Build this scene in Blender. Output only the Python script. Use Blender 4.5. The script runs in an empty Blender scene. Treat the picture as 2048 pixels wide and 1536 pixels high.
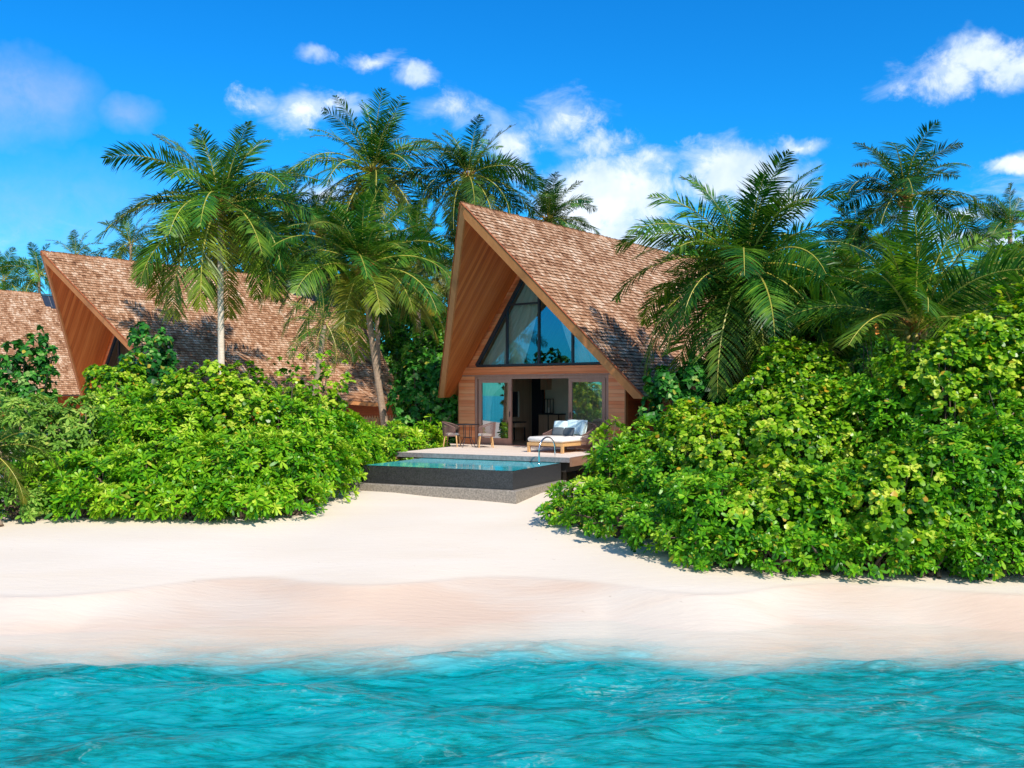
import bpy, math, random
import numpy as np
from mathutils import Vector, Matrix
R = math.radians
random.seed(7)
rng = np.random.default_rng(11)
S = bpy.context.scene
COL = S.collection
F_PX, HY, CAMZ = 1900.0, 785.0, 3.6          # focal length in photo pixels, horizon row, eye height

# ------------------------------------------------------------------ camera
cam_d = bpy.data.cameras.new('camera'); cam = bpy.data.objects.new('camera', cam_d); COL.objects.link(cam)
cam.location = (0, 0, CAMZ); cam.rotation_euler = (R(90), 0, 0)
cam_d.sensor_width = 36; cam_d.lens = 36*F_PX/2048; cam_d.shift_y = (HY-768)/2048
cam_d.clip_start = .1; cam_d.clip_end = 5000
S.camera = cam
S.view_settings.view_transform = 'Standard'; S.view_settings.look = 'None'
S.view_settings.exposure = 0.57; S.view_settings.gamma = 1
S.cycles.max_bounces = 8; S.cycles.transparent_max_bounces = 12
S.cycles.diffuse_bounces = 6; S.cycles.glossy_bounces = 3; S.cycles.transmission_bounces = 4
S.cycles.caustics_reflective = False; S.cycles.caustics_refractive = False
S.cycles.sample_clamp_indirect = 6

# ------------------------------------------------------------------ sun and sky
SUN = Vector((0.38, -0.72, 0.76)).normalized()       # direction towards the sun
sl = bpy.data.lights.new('sun', 'SUN'); sun = bpy.data.objects.new('sun', sl); COL.objects.link(sun)
sl.energy = 3.45; sl.angle = R(.5); sl.color = (1, .93, .82)
sun.rotation_euler = SUN.to_track_quat('Z', 'Y').to_euler()
sun.location = (8, -8, 30)

W = bpy.data.worlds.new('World'); S.world = W; W.use_nodes = True
class NT:
    def __init__(s, t): s.t = t; t.nodes.clear()
    def n(s, typ, ins=None, **kw):
        nd = s.t.nodes.new(typ)
        for k, v in kw.items(): setattr(nd, k, v)
        for k, v in (ins or {}).items(): s.set(nd, k, v)
        return nd
    def set(s, nd, k, v):
        i = nd.inputs[k]
        if isinstance(v, bpy.types.NodeSocket): s.t.links.new(v, i)
        elif isinstance(v, bpy.types.Node): s.t.links.new(v.outputs[0], i)
        else:
            if isinstance(v, (tuple, list)) and i.type == 'RGBA' and len(v) == 3: v = (*v, 1)
            i.default_value = v
    def m(s, op, a, b=0.0, c=0.0, clamp=False):
        nd = s.n('ShaderNodeMath', operation=op); nd.use_clamp = clamp
        s.set(nd, 0, a); s.set(nd, 1, b)
        if op in ('MULTIPLY_ADD', 'SMOOTH_MAX', 'COMPARE'): s.set(nd, 2, c)
        return nd.outputs[0]
    def mix(s, f, a, b, blend='MIX'):
        nd = s.n('ShaderNodeMix', data_type='RGBA', blend_type=blend)
        s.set(nd, 0, f); s.set(nd, 6, a); s.set(nd, 7, b)
        return nd.outputs[2]
    def ramp(s, f, stops, interp='LINEAR'):
        nd = s.n('ShaderNodeValToRGB', {0: f}); cr = nd.color_ramp; cr.interpolation = interp
        while len(cr.elements) < len(stops): cr.elements.new(.5)
        for e, (p, c) in zip(cr.elements, stops):
            e.position = p; e.color = (*c, 1) if len(c) == 3 else c
        return nd.outputs[0]
    def rng(s, v, a, b, c=0., d=1., smooth=False):
        nd = s.n('ShaderNodeMapRange', {0: v, 1: a, 2: b, 3: c, 4: d})
        if smooth: nd.interpolation_type = 'SMOOTHSTEP'
        return nd.outputs[0]
    def noise(s, vec, scale, detail=3, rough=.5, dist=0, out=0):
        nd = s.n('ShaderNodeTexNoise', {'Scale': scale, 'Detail': detail, 'Roughness': rough, 'Distortion': dist})
        if vec is not None: s.set(nd, 'Vector', vec)
        return nd.outputs[out]
    def sc(s, vec, v):
        nd = s.n('ShaderNodeVectorMath', operation='MULTIPLY'); s.set(nd, 0, vec); nd.inputs[1].default_value = v
        return nd.outputs[0]

w = NT(W.node_tree)
sky = w.n('ShaderNodeTexSky', sky_type='NISHITA'); sky.sun_disc = False
sky.sun_elevation = math.asin(SUN.z); sky.sun_rotation = math.atan2(SUN.x, SUN.y)
sky.altitude = 0; sky.air_density = 1.0; sky.dust_density = .3; sky.ozone_density = 3.0
hs = w.n('ShaderNodeHueSaturation', {'Hue': .5, 'Saturation': 1.32, 'Value': 1.0, 'Color': sky.outputs[0]})
skyc = w.mix(1.0, hs.outputs[0], (.10, .80, 1.10), 'MULTIPLY')
tc = w.n('ShaderNodeTexCoord').outputs['Generated']
sep = w.n('ShaderNodeSeparateXYZ', {0: tc})
az = w.m('ARCTAN2', sep.outputs[0], sep.outputs[1])
el = w.m('ARCSINE', sep.outputs[2])
co = w.n('ShaderNodeCombineXYZ', {0: az, 1: el})
nz = w.n('ShaderNodeTexNoise', {'Vector': tc, 'Scale': 9.0, 'Detail': 5.0, 'Roughness': .6})
dsp = w.n('ShaderNodeVectorMath', {0: nz.outputs['Color'], 1: (.5, .5, .5)}, operation='SUBTRACT')
dsp2 = w.n('ShaderNodeVectorMath', {0: dsp.outputs[0], 1: (.10, .075, 0)}, operation='MULTIPLY')
cod = w.n('ShaderNodeVectorMath', {0: co.outputs[0], 1: dsp2.outputs[0]}, operation='ADD').outputs[0]
CLOUDS = [(632,117,30,13,.62),(735,125,48,17,.7),(805,165,42,28,.95),(600,228,80,36,1.0),(515,205,55,20,.6),(900,225,80,36,.72),
 (1010,290,62,62,.9),(1130,230,90,45,.66),(1205,285,80,36,.66),(1290,320,70,30,.72),(1215,395,140,90,1.5),(1245,470,170,50,1.1),(1480,345,130,62,1.5),(1110,400,60,50,.9),
 (1570,390,62,58,1.2),(1400,335,50,26,.8),(1880,160,54,42,1.05),(1960,115,70,28,1.15),(2040,125,60,40,1.2),(1630,287,52,15,.75),(2030,312,46,24,1.25),
 (1900,428,66,15,1.0),(1950,474,90,18,1.0),(640,395,62,30,.9),(660,215,60,26,.7),(1790,182,50,26,.42),
 (-40,600,420,60,.35),(-900,400,260,90,1.1),(3000,300,300,120,1.2),(1030,345,40,35,.7)]
acc = None
for (cx, cy, rx, ry, dn) in CLOUDS:
    x = (cx-1024)/F_PX; a0 = math.atan(x); b0 = math.atan((HY-cy)/F_PX/math.sqrt(1+x*x))
    k = w.n('ShaderNodeVectorMath', {0: cod, 1: (a0, b0, 0)}, operation='SUBTRACT')
    k = w.n('ShaderNodeVectorMath', {0: k.outputs[0], 1: (F_PX*(1/(1+x*x))/rx*.8, F_PX/ry*.8, 0)}, operation='MULTIPLY')
    k = w.n('ShaderNodeVectorMath', {0: k.outputs[0]}, operation='LENGTH')
    v = w.m('MULTIPLY_ADD', k.outputs['Value'], -dn, dn)
    acc = v if acc is None else w.m('MAXIMUM', acc, v)
fine = w.noise(tc, 30, 9, .68, .3)
mask = w.m('ADD', acc, w.m('MULTIPLY', w.m('SUBTRACT', fine, .5), 1.7))
mask = w.rng(mask, .12, .95, 0, 1, True)
wisp = w.rng(w.m('ADD', acc, w.m('MULTIPLY', w.m('SUBTRACT', w.noise(w.sc(tc, (1, 1, 2.2)), 13, 8, .66, .8), .5), 1.5)), -.02, .85, 0, .62, True)
mask = w.m('MAXIMUM', mask, wisp)
# broken bright cloud added out of view behind the camera, as soft white fill
fill_bank = w.m('MULTIPLY', w.rng(sep.outputs[1], -.35, -.75, 0, 1, True), w.rng(w.noise(tc, 3.2, 6, .6), .36, .56, 0, 1, True))
fill_bank = w.m('MULTIPLY', fill_bank, w.rng(sep.outputs[2], .02, .2, .3, 1))
mask = w.m('MAXIMUM', mask, fill_bank)
vio = None
for (cx, cy, rx, ry, dn) in [(30,190,100,75,.62),(262,232,52,36,.5),(60,430,220,110,.40)]:
    x = (cx-1024)/F_PX; a0 = math.atan(x); b0 = math.atan((HY-cy)/F_PX/math.sqrt(1+x*x))
    k = w.n('ShaderNodeVectorMath', {0: cod, 1: (a0, b0, 0)}, operation='SUBTRACT')
    k = w.n('ShaderNodeVectorMath', {0: k.outputs[0], 1: (F_PX*(1/(1+x*x))/rx*.8, F_PX/ry*.8, 0)}, operation='MULTIPLY')
    k = w.n('ShaderNodeVectorMath', {0: k.outputs[0]}, operation='LENGTH')
    v = w.m('MULTIPLY_ADD', k.outputs['Value'], -dn, dn)
    vio = v if vio is None else w.m('MAXIMUM', vio, v)
vio = w.m('MAXIMUM', vio, 0.0)
vio = w.m('MULTIPLY', vio, w.rng(fine, .25, .7, .4, 1.1))
c1 = w.mix(vio, skyc, (3.0, 3.6, 6.0))
shade = w.rng(w.noise(tc, 14, 4, .6), .35, .65, 0, 1)
cl = w.mix(shade, (3.9, 4.8, 5.9), (6.2, 6.5, 6.9))
c2 = w.mix(w.m('MULTIPLY', mask, .94), c1, cl)
bg = w.n('ShaderNodeBackground', {'Color': c2, 'Strength': .125})
wo = w.n('ShaderNodeOutputWorld', {0: bg})

# ------------------------------------------------------------------ helpers
def P(px, py, d): return Vector(((px-1024)/F_PX*d, d, CAMZ-(py-HY)/F_PX*d))
def tag(o, label=None, cat=None, group=None, kind=None):
    if label: o['label'] = label
    if cat: o['category'] = cat
    if group: o['group'] = group
    if kind: o['kind'] = kind
    return o
def empty(name, loc=(0,0,0), rz=0):
    o = bpy.data.objects.new(name, None); COL.objects.link(o); o.location = loc; o.rotation_euler = (0, 0, rz)
    o.empty_display_size = .3
    return o
def obj_np(name, V, Fq, mats, parent=None, attrs=None, midx=None, smooth=False, loc=None):
    """V (n,3); Fq: array (m,4) or list of tuples"""
    me = bpy.data.meshes.new(name)
    V = np.asarray(V, dtype=np.float32).reshape(-1, 3)
    if isinstance(Fq, np.ndarray):
        k = Fq.shape[1]; m = len(Fq)
        me.vertices.add(len(V)); me.vertices.foreach_set('co', V.ravel())
        me.loops.add(m*k); me.loops.foreach_set('vertex_index', Fq.astype(np.int32).ravel())
        me.polygons.add(m); me.polygons.foreach_set('loop_start', np.arange(0, m*k, k, dtype=np.int32))
        try: me.polygons.foreach_set('loop_total', np.full(m, k, dtype=np.int32))
        except Exception: pass
        me.update(calc_edges=True)
    else:
        me.from_pydata([tuple(map(float, v)) for v in V], [], Fq); me.update()
    for k_, a in (attrs or {}).items():
        at = me.attributes.new(k_, 'FLOAT', 'POINT'); at.data.foreach_set('value', np.asarray(a, dtype=np.float32).ravel())
    for mt in (mats if isinstance(mats, (list, tuple)) else [mats]): me.materials.append(mt)
    if midx is not None: me.polygons.foreach_set('material_index', np.asarray(midx, dtype=np.int32))
    me.polygons.foreach_set('use_smooth', [smooth]*len(me.polygons)); me.update()
    o = bpy.data.objects.new(name, me); COL.objects.link(o)
    if parent: o.parent = parent
    if loc is not None: o.location = loc
    return o
class MB:
    def __init__(s): s.v = []; s.f = []
    def add(s, vs, fs):
        n = len(s.v); s.v += [tuple(v) for v in vs]; s.f += [tuple(i+n for i in f) for f in fs]; return s
    def box(s, x0, x1, y0, y1, z0, z1, bev=0.0, M=None):
        if bev <= 0:
            vs = [(x, y, z) for z in (z0, z1) for (x, y) in ((x0,y0),(x1,y0),(x1,y1),(x0,y1))]
            fs = [(3,2,1,0),(4,5,6,7),(0,1,5,4),(1,2,6,5),(2,3,7,6),(3,0,4,7)]
        else:
            b = bev; vs = []; 
            for (z, i) in ((z0, b), (z0+b, 0), (z1-b, 0), (z1, b)):
                X0, X1, Y0, Y1 = x0+i, x1-i, y0+i, y1-i; c = b*.5 if i == 0 else b*.3
                vs += [(X0+c,Y0,z),(X1-c,Y0,z),(X1,Y0+c,z),(X1,Y1-c,z),(X1-c,Y1,z),(X0+c,Y1,z),(X0,Y1-c,z),(X0,Y0+c,z)]
            fs = [tuple(range(7,-1,-1)), tuple(range(24,32))]
            for r in range(3):
                for j in range(8): fs.append((r*8+j, r*8+(j+1)%8, r*8+8+(j+1)%8, r*8+8+j))
        if M is not None: vs = [M @ Vector(v) for v in vs]
        return s.add(vs, fs)
    def tube(s, pts, rad, n=8, cap=True):
        pts = [Vector(p) for p in pts]; rr = rad if isinstance(rad, (list, tuple)) else [rad]*len(pts)
        vs = []; fs = []; up = None
        for i, p in enumerate(pts):
            t = (pts[min(i+1, len(pts)-1)]-pts[max(i-1, 0)]).normalized()
            a = up if up is not None else (Vector((0,0,1)) if abs(t.z) < .9 else Vector((1,0,0)))
            e1 = (a-t*a.dot(t)).normalized(); up = e1; e2 = t.cross(e1)
            for j in range(n):
                g = 2*math.pi*j/n; vs.append(p+(e1*math.cos(g)+e2*math.sin(g))*rr[i])
        for i in range(len(pts)-1):
            for j in range(n): fs.append((i*n+j, i*n+(j+1)%n, (i+1)*n+(j+1)%n, (i+1)*n+j))
        if cap: fs += [tuple(range(n-1,-1,-1)), tuple((len(pts)-1)*n+j for j in range(n))]
        return s.add(vs, fs)
    def prism(s, poly, z0, z1):
        n = len(poly); vs = [(x, y, z0) for x, y in poly]+[(x, y, z1) for x, y in poly]
        return s.add(vs, [tuple(range(n-1,-1,-1)), tuple(range(n, 2*n))]+[(i, (i+1)%n, n+(i+1)%n, n+i) for i in range(n)])
    def build(s, name, mat, parent=None, smooth=False, loc=None):
        return obj_np(name, np.array(s.v), s.f, mat, parent, smooth=smooth, loc=loc)

def mat(name):
    m = bpy.data.materials.new(name); m.use_nodes = True; return m, NT(m.node_tree)
def out(t, sh, disp=None):
    o = t.n('ShaderNodeOutputMaterial', {0: sh})
    return o
def bsdf(t, **k):
    return t.n('ShaderNodeBsdfPrincipled', {a.replace('_', ' '): b for a, b in k.items()})
def bump(t, h, strength=.3, dist=.01):
    return t.n('ShaderNodeBump', {'Strength': strength, 'Distance': dist, 'Height': h}).outputs[0]
def simple(name, col, rough=.5, metal=0, var=.12, scale=8, bmp=.1, spec=.5):
    m, t = mat(name); tc = t.n('ShaderNodeTexCoord').outputs['Object']
    n_ = t.noise(tc, scale, 5, .6)
    f = t.rng(n_, .3, .7, 1-var, 1+var)
    c = t.mix(1.0, col, t.n('ShaderNodeCombineXYZ', {0: f, 1: f, 2: f}).outputs[0], 'MULTIPLY')
    b = bsdf(t, Base_Color=c, Roughness=rough, Metallic=metal); b.inputs['Specular IOR Level'].default_value = spec
    if bmp: t.set(b, 'Normal', bump(t, t.noise(tc, scale*6, 4, .6), bmp, .01))
    out(t, b); return m
def leafmat(name, stops, trans=.35, rough=.42, yellow=(.42,.36,.03), spec=.24, tg=(1.35,1.25,.35)):
    m, t = mat(name)
    r = t.n('ShaderNodeAttribute', attribute_name='rnd').outputs['Fac']
    a = t.n('ShaderNodeAttribute', attribute_name='age').outputs['Fac']
    tc = t.n('ShaderNodeNewGeometry').outputs['Position']
    n_ = t.noise(tc, 1.3, 2, .5)
    f = t.m('MULTIPLY_ADD', t.m('SUBTRACT', n_, .5), 1.25, r, clamp=True)
    c = t.ramp(f, stops)
    c = t.mix(a, c, yellow)
    b = bsdf(t, Base_Color=c, Roughness=rough); b.inputs['Specular IOR Level'].default_value = spec
    tr = t.n('ShaderNodeBsdfTranslucent', {'Color': t.mix(1.0, c, tg, 'MULTIPLY')})
    mx = t.n('ShaderNodeMixShader', {0: trans, 1: b.outputs[0], 2: tr.outputs[0]})
    out(t, mx); return m
def woodmat(name, stops, axis, plank=.14, rough=.5, grain=(1.2,14,14), seam=.35, length=2.4, off=0.0, spec=.4):
    """planks stacked across `axis` (0,1,2 of object space); grain runs where grain scale is small"""
    m, t = mat(name); tc = t.n('ShaderNodeTexCoord').outputs['Object']
    sp = t.n('ShaderNodeSeparateXYZ', {0: tc}); u = t.m('DIVIDE', t.m('ADD', sp.outputs[axis], off), plank)
    idx = t.m('FLOOR', u); fr = t.m('FRACT', u)
    wn = t.n('ShaderNodeTexWhiteNoise', {'W': idx}, noise_dimensions='1D')
    ra = t.n('ShaderNodeVectorMath', {0: t.sc(tc, grain), 1: t.n('ShaderNodeVectorMath', {0: wn.outputs['Color'], 1: (20,20,20)}, operation='MULTIPLY').outputs[0]}, operation='ADD').outputs[0]
    g = t.noise(ra, 1.0, 6, .6, .4)
    f = t.m('ADD', t.m('MULTIPLY', g, .75), t.m('MULTIPLY', wn.outputs['Value'], .42), clamp=True)
    c = t.ramp(f, stops)
    e = t.m('MINIMUM', fr, t.m('SUBTRACT', 1.0, fr))
    sm = t.rng(e, .0, .06, 1-seam, 1)
    c = t.mix(1.0, c, t.n('ShaderNodeCombineXYZ', {0: sm, 1: sm, 2: sm}).outputs[0], 'MULTIPLY')
    b = bsdf(t, Base_Color=c, Roughness=rough); b.inputs['Specular IOR Level'].default_value = spec
    h = t.m('ADD', t.m('MULTIPLY', t.rng(e, 0, .08, 0, 1), 1.0), t.m('MULTIPLY', g, .25))
    t.set(b, 'Normal', bump(t, h, .5, .008)); out(t, b); return m

M = {}
M['fasc'] = woodmat('fascia wood', [(.2,(.46,.16,.05)),(.55,(.58,.22,.075)),(.9,(.68,.30,.11))], 1, plank=2.6, grain=(10,3,3), seam=.3)
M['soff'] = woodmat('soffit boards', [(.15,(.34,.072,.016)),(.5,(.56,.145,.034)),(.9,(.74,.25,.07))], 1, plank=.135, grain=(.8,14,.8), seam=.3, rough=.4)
M['clad'] = woodmat('cedar cladding', [(.15,(.62,.125,.035)),(.5,(.86,.24,.085)),(.9,(.92,.40,.19))], 2, plank=.115, grain=(1.0,10,16), seam=.4)
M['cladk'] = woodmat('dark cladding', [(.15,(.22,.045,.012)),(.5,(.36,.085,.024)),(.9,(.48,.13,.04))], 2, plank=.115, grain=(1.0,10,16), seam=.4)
M['doorw'] = woodmat('door frame wood', [(.1,(.28,.125,.085)),(.5,(.40,.19,.135)),(.9,(.50,.27,.20))], 2, plank=3.0, grain=(14,14,2), seam=.1, rough=.35)
M['panel'] = woodmat('interior wood panels', [(.1,(.36,.20,.12)),(.5,(.50,.31,.20)),(.9,(.60,.42,.30))], 1, plank=.42, grain=(14,14,1), seam=.35)
M['deck'] = woodmat('deck boards', [(.1,(.68,.54,.44)),(.5,(.82,.69,.58)),(.9,(.88,.77,.67))], 1, plank=.14, grain=(1.2,14,14), seam=.5, rough=.65)
M['deckside'] = woodmat('deck edge timber', [(.1,(.17,.085,.05)),(.5,(.30,.16,.10)),(.9,(.40,.24,.16))], 2, plank=.4, grain=(8,1.5,14), seam=.3, rough=.6)
M['teak'] = simple('teak', (.62,.36,.15), .5, var=.15, scale=14)
M['cord'] = simple('woven cord', (.20,.115,.10), .7, var=.2, scale=40)
M['cream'] = simple('cream canvas', (.86,.80,.73), .9, var=.05, scale=10)
M['blue'] = simple('pale blue canvas', (.66,.82,.86), .9, var=.07, scale=10)
M['grey'] = simple('charcoal canvas', (.09,.11,.13), .9, var=.12, scale=12)
M['black'] = simple('black metal', (.015,.015,.02), .4, var=.1)
M['winf'] = simple('dark window frame', (.022,.024,.034), .45, var=.1)
M['navy'] = simple('dark lacquer panel', (.012,.016,.028), .5, var=.1)
M['beige'] = simple('beige plaster', (.72,.62,.50), .9, var=.06, scale=2)
M['floor'] = simple('interior floor stone', (.50,.38,.28), .3, var=.08, scale=3)
M['chrome'] = simple('brushed steel', (.75,.75,.76), .14, 1, var=.03, bmp=0)
M['gran'] = simple('black granite', (.035,.035,.037), .32, var=.8, scale=38, bmp=.05)
M['conc'] = simple('grey washed stone', (.27,.23,.19), .75, var=.45, scale=22, bmp=.3)
M['stone'] = simple('grey stone step', (.22,.20,.20), .6, var=.3, scale=14, bmp=.2)
M['solar'] = simple('dark panel', (.03,.04,.06), .25, var=.15)
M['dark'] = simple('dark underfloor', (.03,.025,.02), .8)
M['bamboo'] = woodmat('bamboo screen', [(.1,(.30,.15,.05)),(.5,(.45,.25,.10)),(.9,(.58,.36,.18))], 0, plank=.05, grain=(10,10,1), seam=.6)

# shingles
m, t = mat('cedar shingles'); M['shin'] = m
r = t.n('ShaderNodeAttribute', attribute_name='rnd').outputs['Fac']
tcO = t.n('ShaderNodeTexCoord').outputs['Object']
big = t.noise(t.sc(tcO, (1, .8, .45)), 2.3, 4, .65, .3)
gr = t.noise(t.sc(tcO, (3, 34, 3)), 1, 4, .6)
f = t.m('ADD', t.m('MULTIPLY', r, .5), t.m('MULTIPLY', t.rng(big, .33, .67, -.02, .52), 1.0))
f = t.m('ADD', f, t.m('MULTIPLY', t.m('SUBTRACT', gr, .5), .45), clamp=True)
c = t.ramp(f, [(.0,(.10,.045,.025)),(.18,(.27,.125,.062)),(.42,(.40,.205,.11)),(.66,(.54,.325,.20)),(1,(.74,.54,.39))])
b = bsdf(t, Base_Color=c, Roughness=.75); b.inputs['Specular IOR Level'].default_value = .2
t.set(b, 'Normal', bump(t, gr, .35, .01)); out(t, b)

# glass
def glassmat(name, refl, tint, gcol=(1,1,1)):
    m, t = mat(name)
    lw = t.n('ShaderNodeFresnel', {'IOR': 1.5})
    gl = t.n('ShaderNodeBsdfGlossy', {'Color': gcol, 'Roughness': .01})
    tr = t.n('ShaderNodeBsdfTransparent', {'Color': tint})
    f = t.m('MULTIPLY_ADD', lw.outputs[0], 1.0, refl, clamp=True)
    out(t, t.n('ShaderNodeMixShader', {0: f, 1: tr.outputs[0], 2: gl.outputs[0]})); return m
M['glass'] = glassmat('reflective glass', .24, (.99,1.0,1.0), (.28,.68,1.0))
M['glassd'] = glassmat('door glass', .36, (.9,.96,.92))
# curtain
m, t = mat('sheer curtain'); M['curt'] = m
b = bsdf(t, Base_Color=(.92,.88,.74), Roughness=.9)
tr = t.n('ShaderNodeBsdfTranslucent', {'Color': (.8,.76,.62)})
out(t, t.n('ShaderNodeMixShader', {0: .12, 1: b.outputs[0], 2: tr.outputs[0]}))

# sand
m, t = mat('coral sand'); M['sand'] = m
wet = t.n('ShaderNodeAttribute', attribute_name='wet').outputs['Fac']
pos = t.n('ShaderNodeNewGeometry').outputs['Position']
n1 = t.noise(t.sc(pos, (.35, 1, 1)), .55, 4, .55, .4); n2 = t.noise(pos, 60, 5, .7); n3 = t.noise(t.sc(pos, (1, 3.2, 1)), 3.0, 5, .6, .6)
dry = t.mix(t.rng(n1, .35, .65), (.75,.63,.49), (.78,.675,.55))
wetc = t.mix(t.rng(n1, .38, .62), (.63,.465,.345), (.66,.56,.455))
c = t.mix(wet, dry, wetc)
c = t.mix(t.m('MULTIPLY', t.rng(n2, .55, .75), .10), c, (.55,.42,.32))
spk = t.rng(t.noise(pos, 9, 2, .5), .76, .79)
c = t.mix(t.m('MULTIPLY', spk, .35), c, (.30,.20,.13))
b = bsdf(t, Base_Color=c, Roughness=t.rng(wet, 0, 1, .9, .55)); b.inputs['Specular IOR Level'].default_value = .3
h = t.m('ADD', t.m('MULTIPLY', n3, .8), t.m('MULTIPLY', n2, .12))
rip = t.n('ShaderNodeTexWave', {'Vector': t.sc(pos, (.25, 1, 0)), 'Scale': 2.6, 'Distortion': 7.0, 'Detail': 3.0}, bands_direction='Y')
h = t.m('ADD', h, t.m('MULTIPLY', t.m('MULTIPLY', rip.outputs['Fac'], wet), .07))
t.set(b, 'Normal', bump(t, h, .35, .035)); out(t, b)

# sea
m, t = mat('lagoon water'); M['sea'] = m
dep = t.n('ShaderNodeAttribute', attribute_name='depth').outputs['Fac']
pos = t.n('ShaderNodeNewGeometry').outputs['Position']
na = t.noise(t.sc(pos, (.42, 1.25, 1)), 2.0, 8, .72, .9); nb = t.noise(t.sc(pos, (.3, .9, 1)), .42, 3, .5, .6); nf = t.noise(t.sc(pos, (.45, 1.6, 1)), 9, 7, .7, .4)
f = t.m('ADD', t.m('MULTIPLY', na, .72), t.m('MULTIPLY', nb, .42))
f = t.m('ADD', f, t.m('MULTIPLY', t.m('SUBTRACT', nf, .5), .72))
c = t.ramp(f, [(.36,(.0,.13,.12)),(.47,(.0,.21,.20)),(.53,(.0,.285,.285)),(.60,(.0,.36,.385)),(.80,(.02,.42,.47))])
c = t.mix(t.rng(dep, .08, 1.0), t.mix(.75, c, (.62,.76,.71)), c)
rg = t.n('ShaderNodeTexNoise', {'Vector': t.sc(pos, (.35, 1.35, 1)), 'Scale': 2.1, 'Detail': 7.0, 'Roughness': .62, 'Distortion': 1.1})
rr = t.m('ABSOLUTE', t.m('SUBTRACT', rg.outputs[0], .5))
foam = t.m('MULTIPLY', t.rng(rr, .0, .02, 1, 0), t.rng(t.noise(pos, .5, 2, .5), .48, .66))
foam = t.m('MULTIPLY', foam, t.rng(t.noise(pos, 14, 3, .6), .40, .62))
c = t.mix(t.m('MULTIPLY', foam, .55), c, (.55,.62,.55))
b = bsdf(t, Base_Color=c, Roughness=.16, IOR=1.33); b.inputs['Specular IOR Level'].default_value = .5
n5 = t.noise(t.sc(pos, (.55, 1.7, 1)), 8.0, 8, .74, .7)
t.set(b, 'Normal', bump(t, n5, .8, .06))
sh = t.n('ShaderNodeBsdfTransparent', {'Color': (.98,1,1)})
al = t.m('ADD', dep, t.m('MULTIPLY', t.m('MULTIPLY', t.m('SUBTRACT', na, .5), .9), t.rng(dep, .02, .35)))
al = t.rng(al, .0, .98, 0, 1, True)
out(t, t.n('ShaderNodeMixShader', {0: al, 1: sh.outputs[0], 2: b.outputs[0]}))

# pool water
m, t = mat('pool water'); M['pool'] = m
pos = t.n('ShaderNodeNewGeometry').outputs['Position']
c = t.mix(t.rng(t.noise(pos, 2.2, 3, .5), .35, .65), (.02,.42,.50), (.06,.62,.68))
b = bsdf(t, Base_Color=c, Roughness=.03, IOR=1.33)
t.set(b, 'Normal', bump(t, t.noise(t.sc(pos, (1, 1.5, 1)), 3.0, 3, .5), .10, .03)); out(t, b)

# trunk
def trunkmat(name, lo, hi):
    m, t = mat(name); tc = t.n('ShaderNodeTexCoord').outputs['Object']
    sp = t.n('ShaderNodeSeparateXYZ', {0: tc})
    ring = t.m('FRACT', t.m('MULTIPLY_ADD', sp.outputs[2], 9.0, t.m('MULTIPLY', t.noise(tc, 3, 2), 1.3)))
    n_ = t.noise(t.sc(tc, (1, 1, .35)), 9, 5, .65)
    f = t.m('MULTIPLY', t.rng(ring, 0, .25, .55, 1), t.rng(n_, .3, .7, .55, 1.05), clamp=True)
    b = bsdf(t, Base_Color=t.mix(f, lo, hi), Roughness=.9)
    t.set(b, 'Normal', bump(t, t.m('ADD', ring, n_), .5, .02)); out(t, b); return m
M['trk1'] = trunkmat('pale palm trunk', (.44,.33,.24), (.80,.70,.58))
M['trk2'] = trunkmat('brown palm trunk', (.14,.08,.05), (.44,.31,.22))
M['twig'] = simple('twigs', (.13,.09,.06), .9, var=.3, scale=12)
M['twigl'] = simple('pale twigs', (.34,.25,.16), .9, var=.3, scale=12)
M['fruit'] = simple('coconut husk', (.30,.22,.04), .5, var=.4, scale=10)
M['orange'] = simple('dry orange stalks', (.42,.15,.03), .8, var=.3, scale=12)
M['flower'] = simple('orange flower', (.75,.25,.03), .6, var=.1)
M['rach'] = simple('frond rib', (.44,.38,.06), .5, var=.15)
M['rachd'] = simple('green frond rib', (.20,.24,.05), .5, var=.15)
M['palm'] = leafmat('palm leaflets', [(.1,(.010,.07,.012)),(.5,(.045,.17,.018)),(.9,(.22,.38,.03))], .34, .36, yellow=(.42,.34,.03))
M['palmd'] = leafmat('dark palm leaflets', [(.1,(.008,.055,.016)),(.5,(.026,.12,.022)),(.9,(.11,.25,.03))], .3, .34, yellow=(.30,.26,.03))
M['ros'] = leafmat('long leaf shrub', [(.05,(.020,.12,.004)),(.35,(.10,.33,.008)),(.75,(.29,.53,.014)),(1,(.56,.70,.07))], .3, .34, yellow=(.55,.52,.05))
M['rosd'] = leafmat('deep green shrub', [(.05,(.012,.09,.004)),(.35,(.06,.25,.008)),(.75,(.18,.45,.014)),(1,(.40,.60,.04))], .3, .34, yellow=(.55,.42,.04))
M['round'] = leafmat('round leaf shrub', [(.05,(.020,.10,.004)),(.35,(.11,.30,.008)),(.7,(.31,.52,.014)),(1,(.66,.72,.09))], .35, .3, yellow=(.65,.36,.03))
M['grey_leaf'] = leafmat('grey green leaves', [(.05,(.05,.16,.012)),(.5,(.15,.34,.03)),(.95,(.40,.54,.10))], .25, .6, yellow=(.50,.48,.08))
M['tree'] = leafmat('tree leaves', [(.05,(.010,.06,.008)),(.5,(.035,.16,.014)),(.95,(.12,.34,.03))], .25, .32, yellow=(.3,.36,.05))
M['treel'] = leafmat('light tree leaves', [(.05,(.03,.14,.01)),(.5,(.09,.30,.02)),(.95,(.26,.50,.05))], .3, .36, yellow=(.45,.42,.05))
M['glossy'] = leafmat('broad dark leaves', [(.05,(.008,.06,.010)),(.5,(.025,.16,.016)),(.9,(.09,.32,.035)),(1,(.30,.46,.12))], .25, .4, yellow=(.55,.40,.05))

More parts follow.
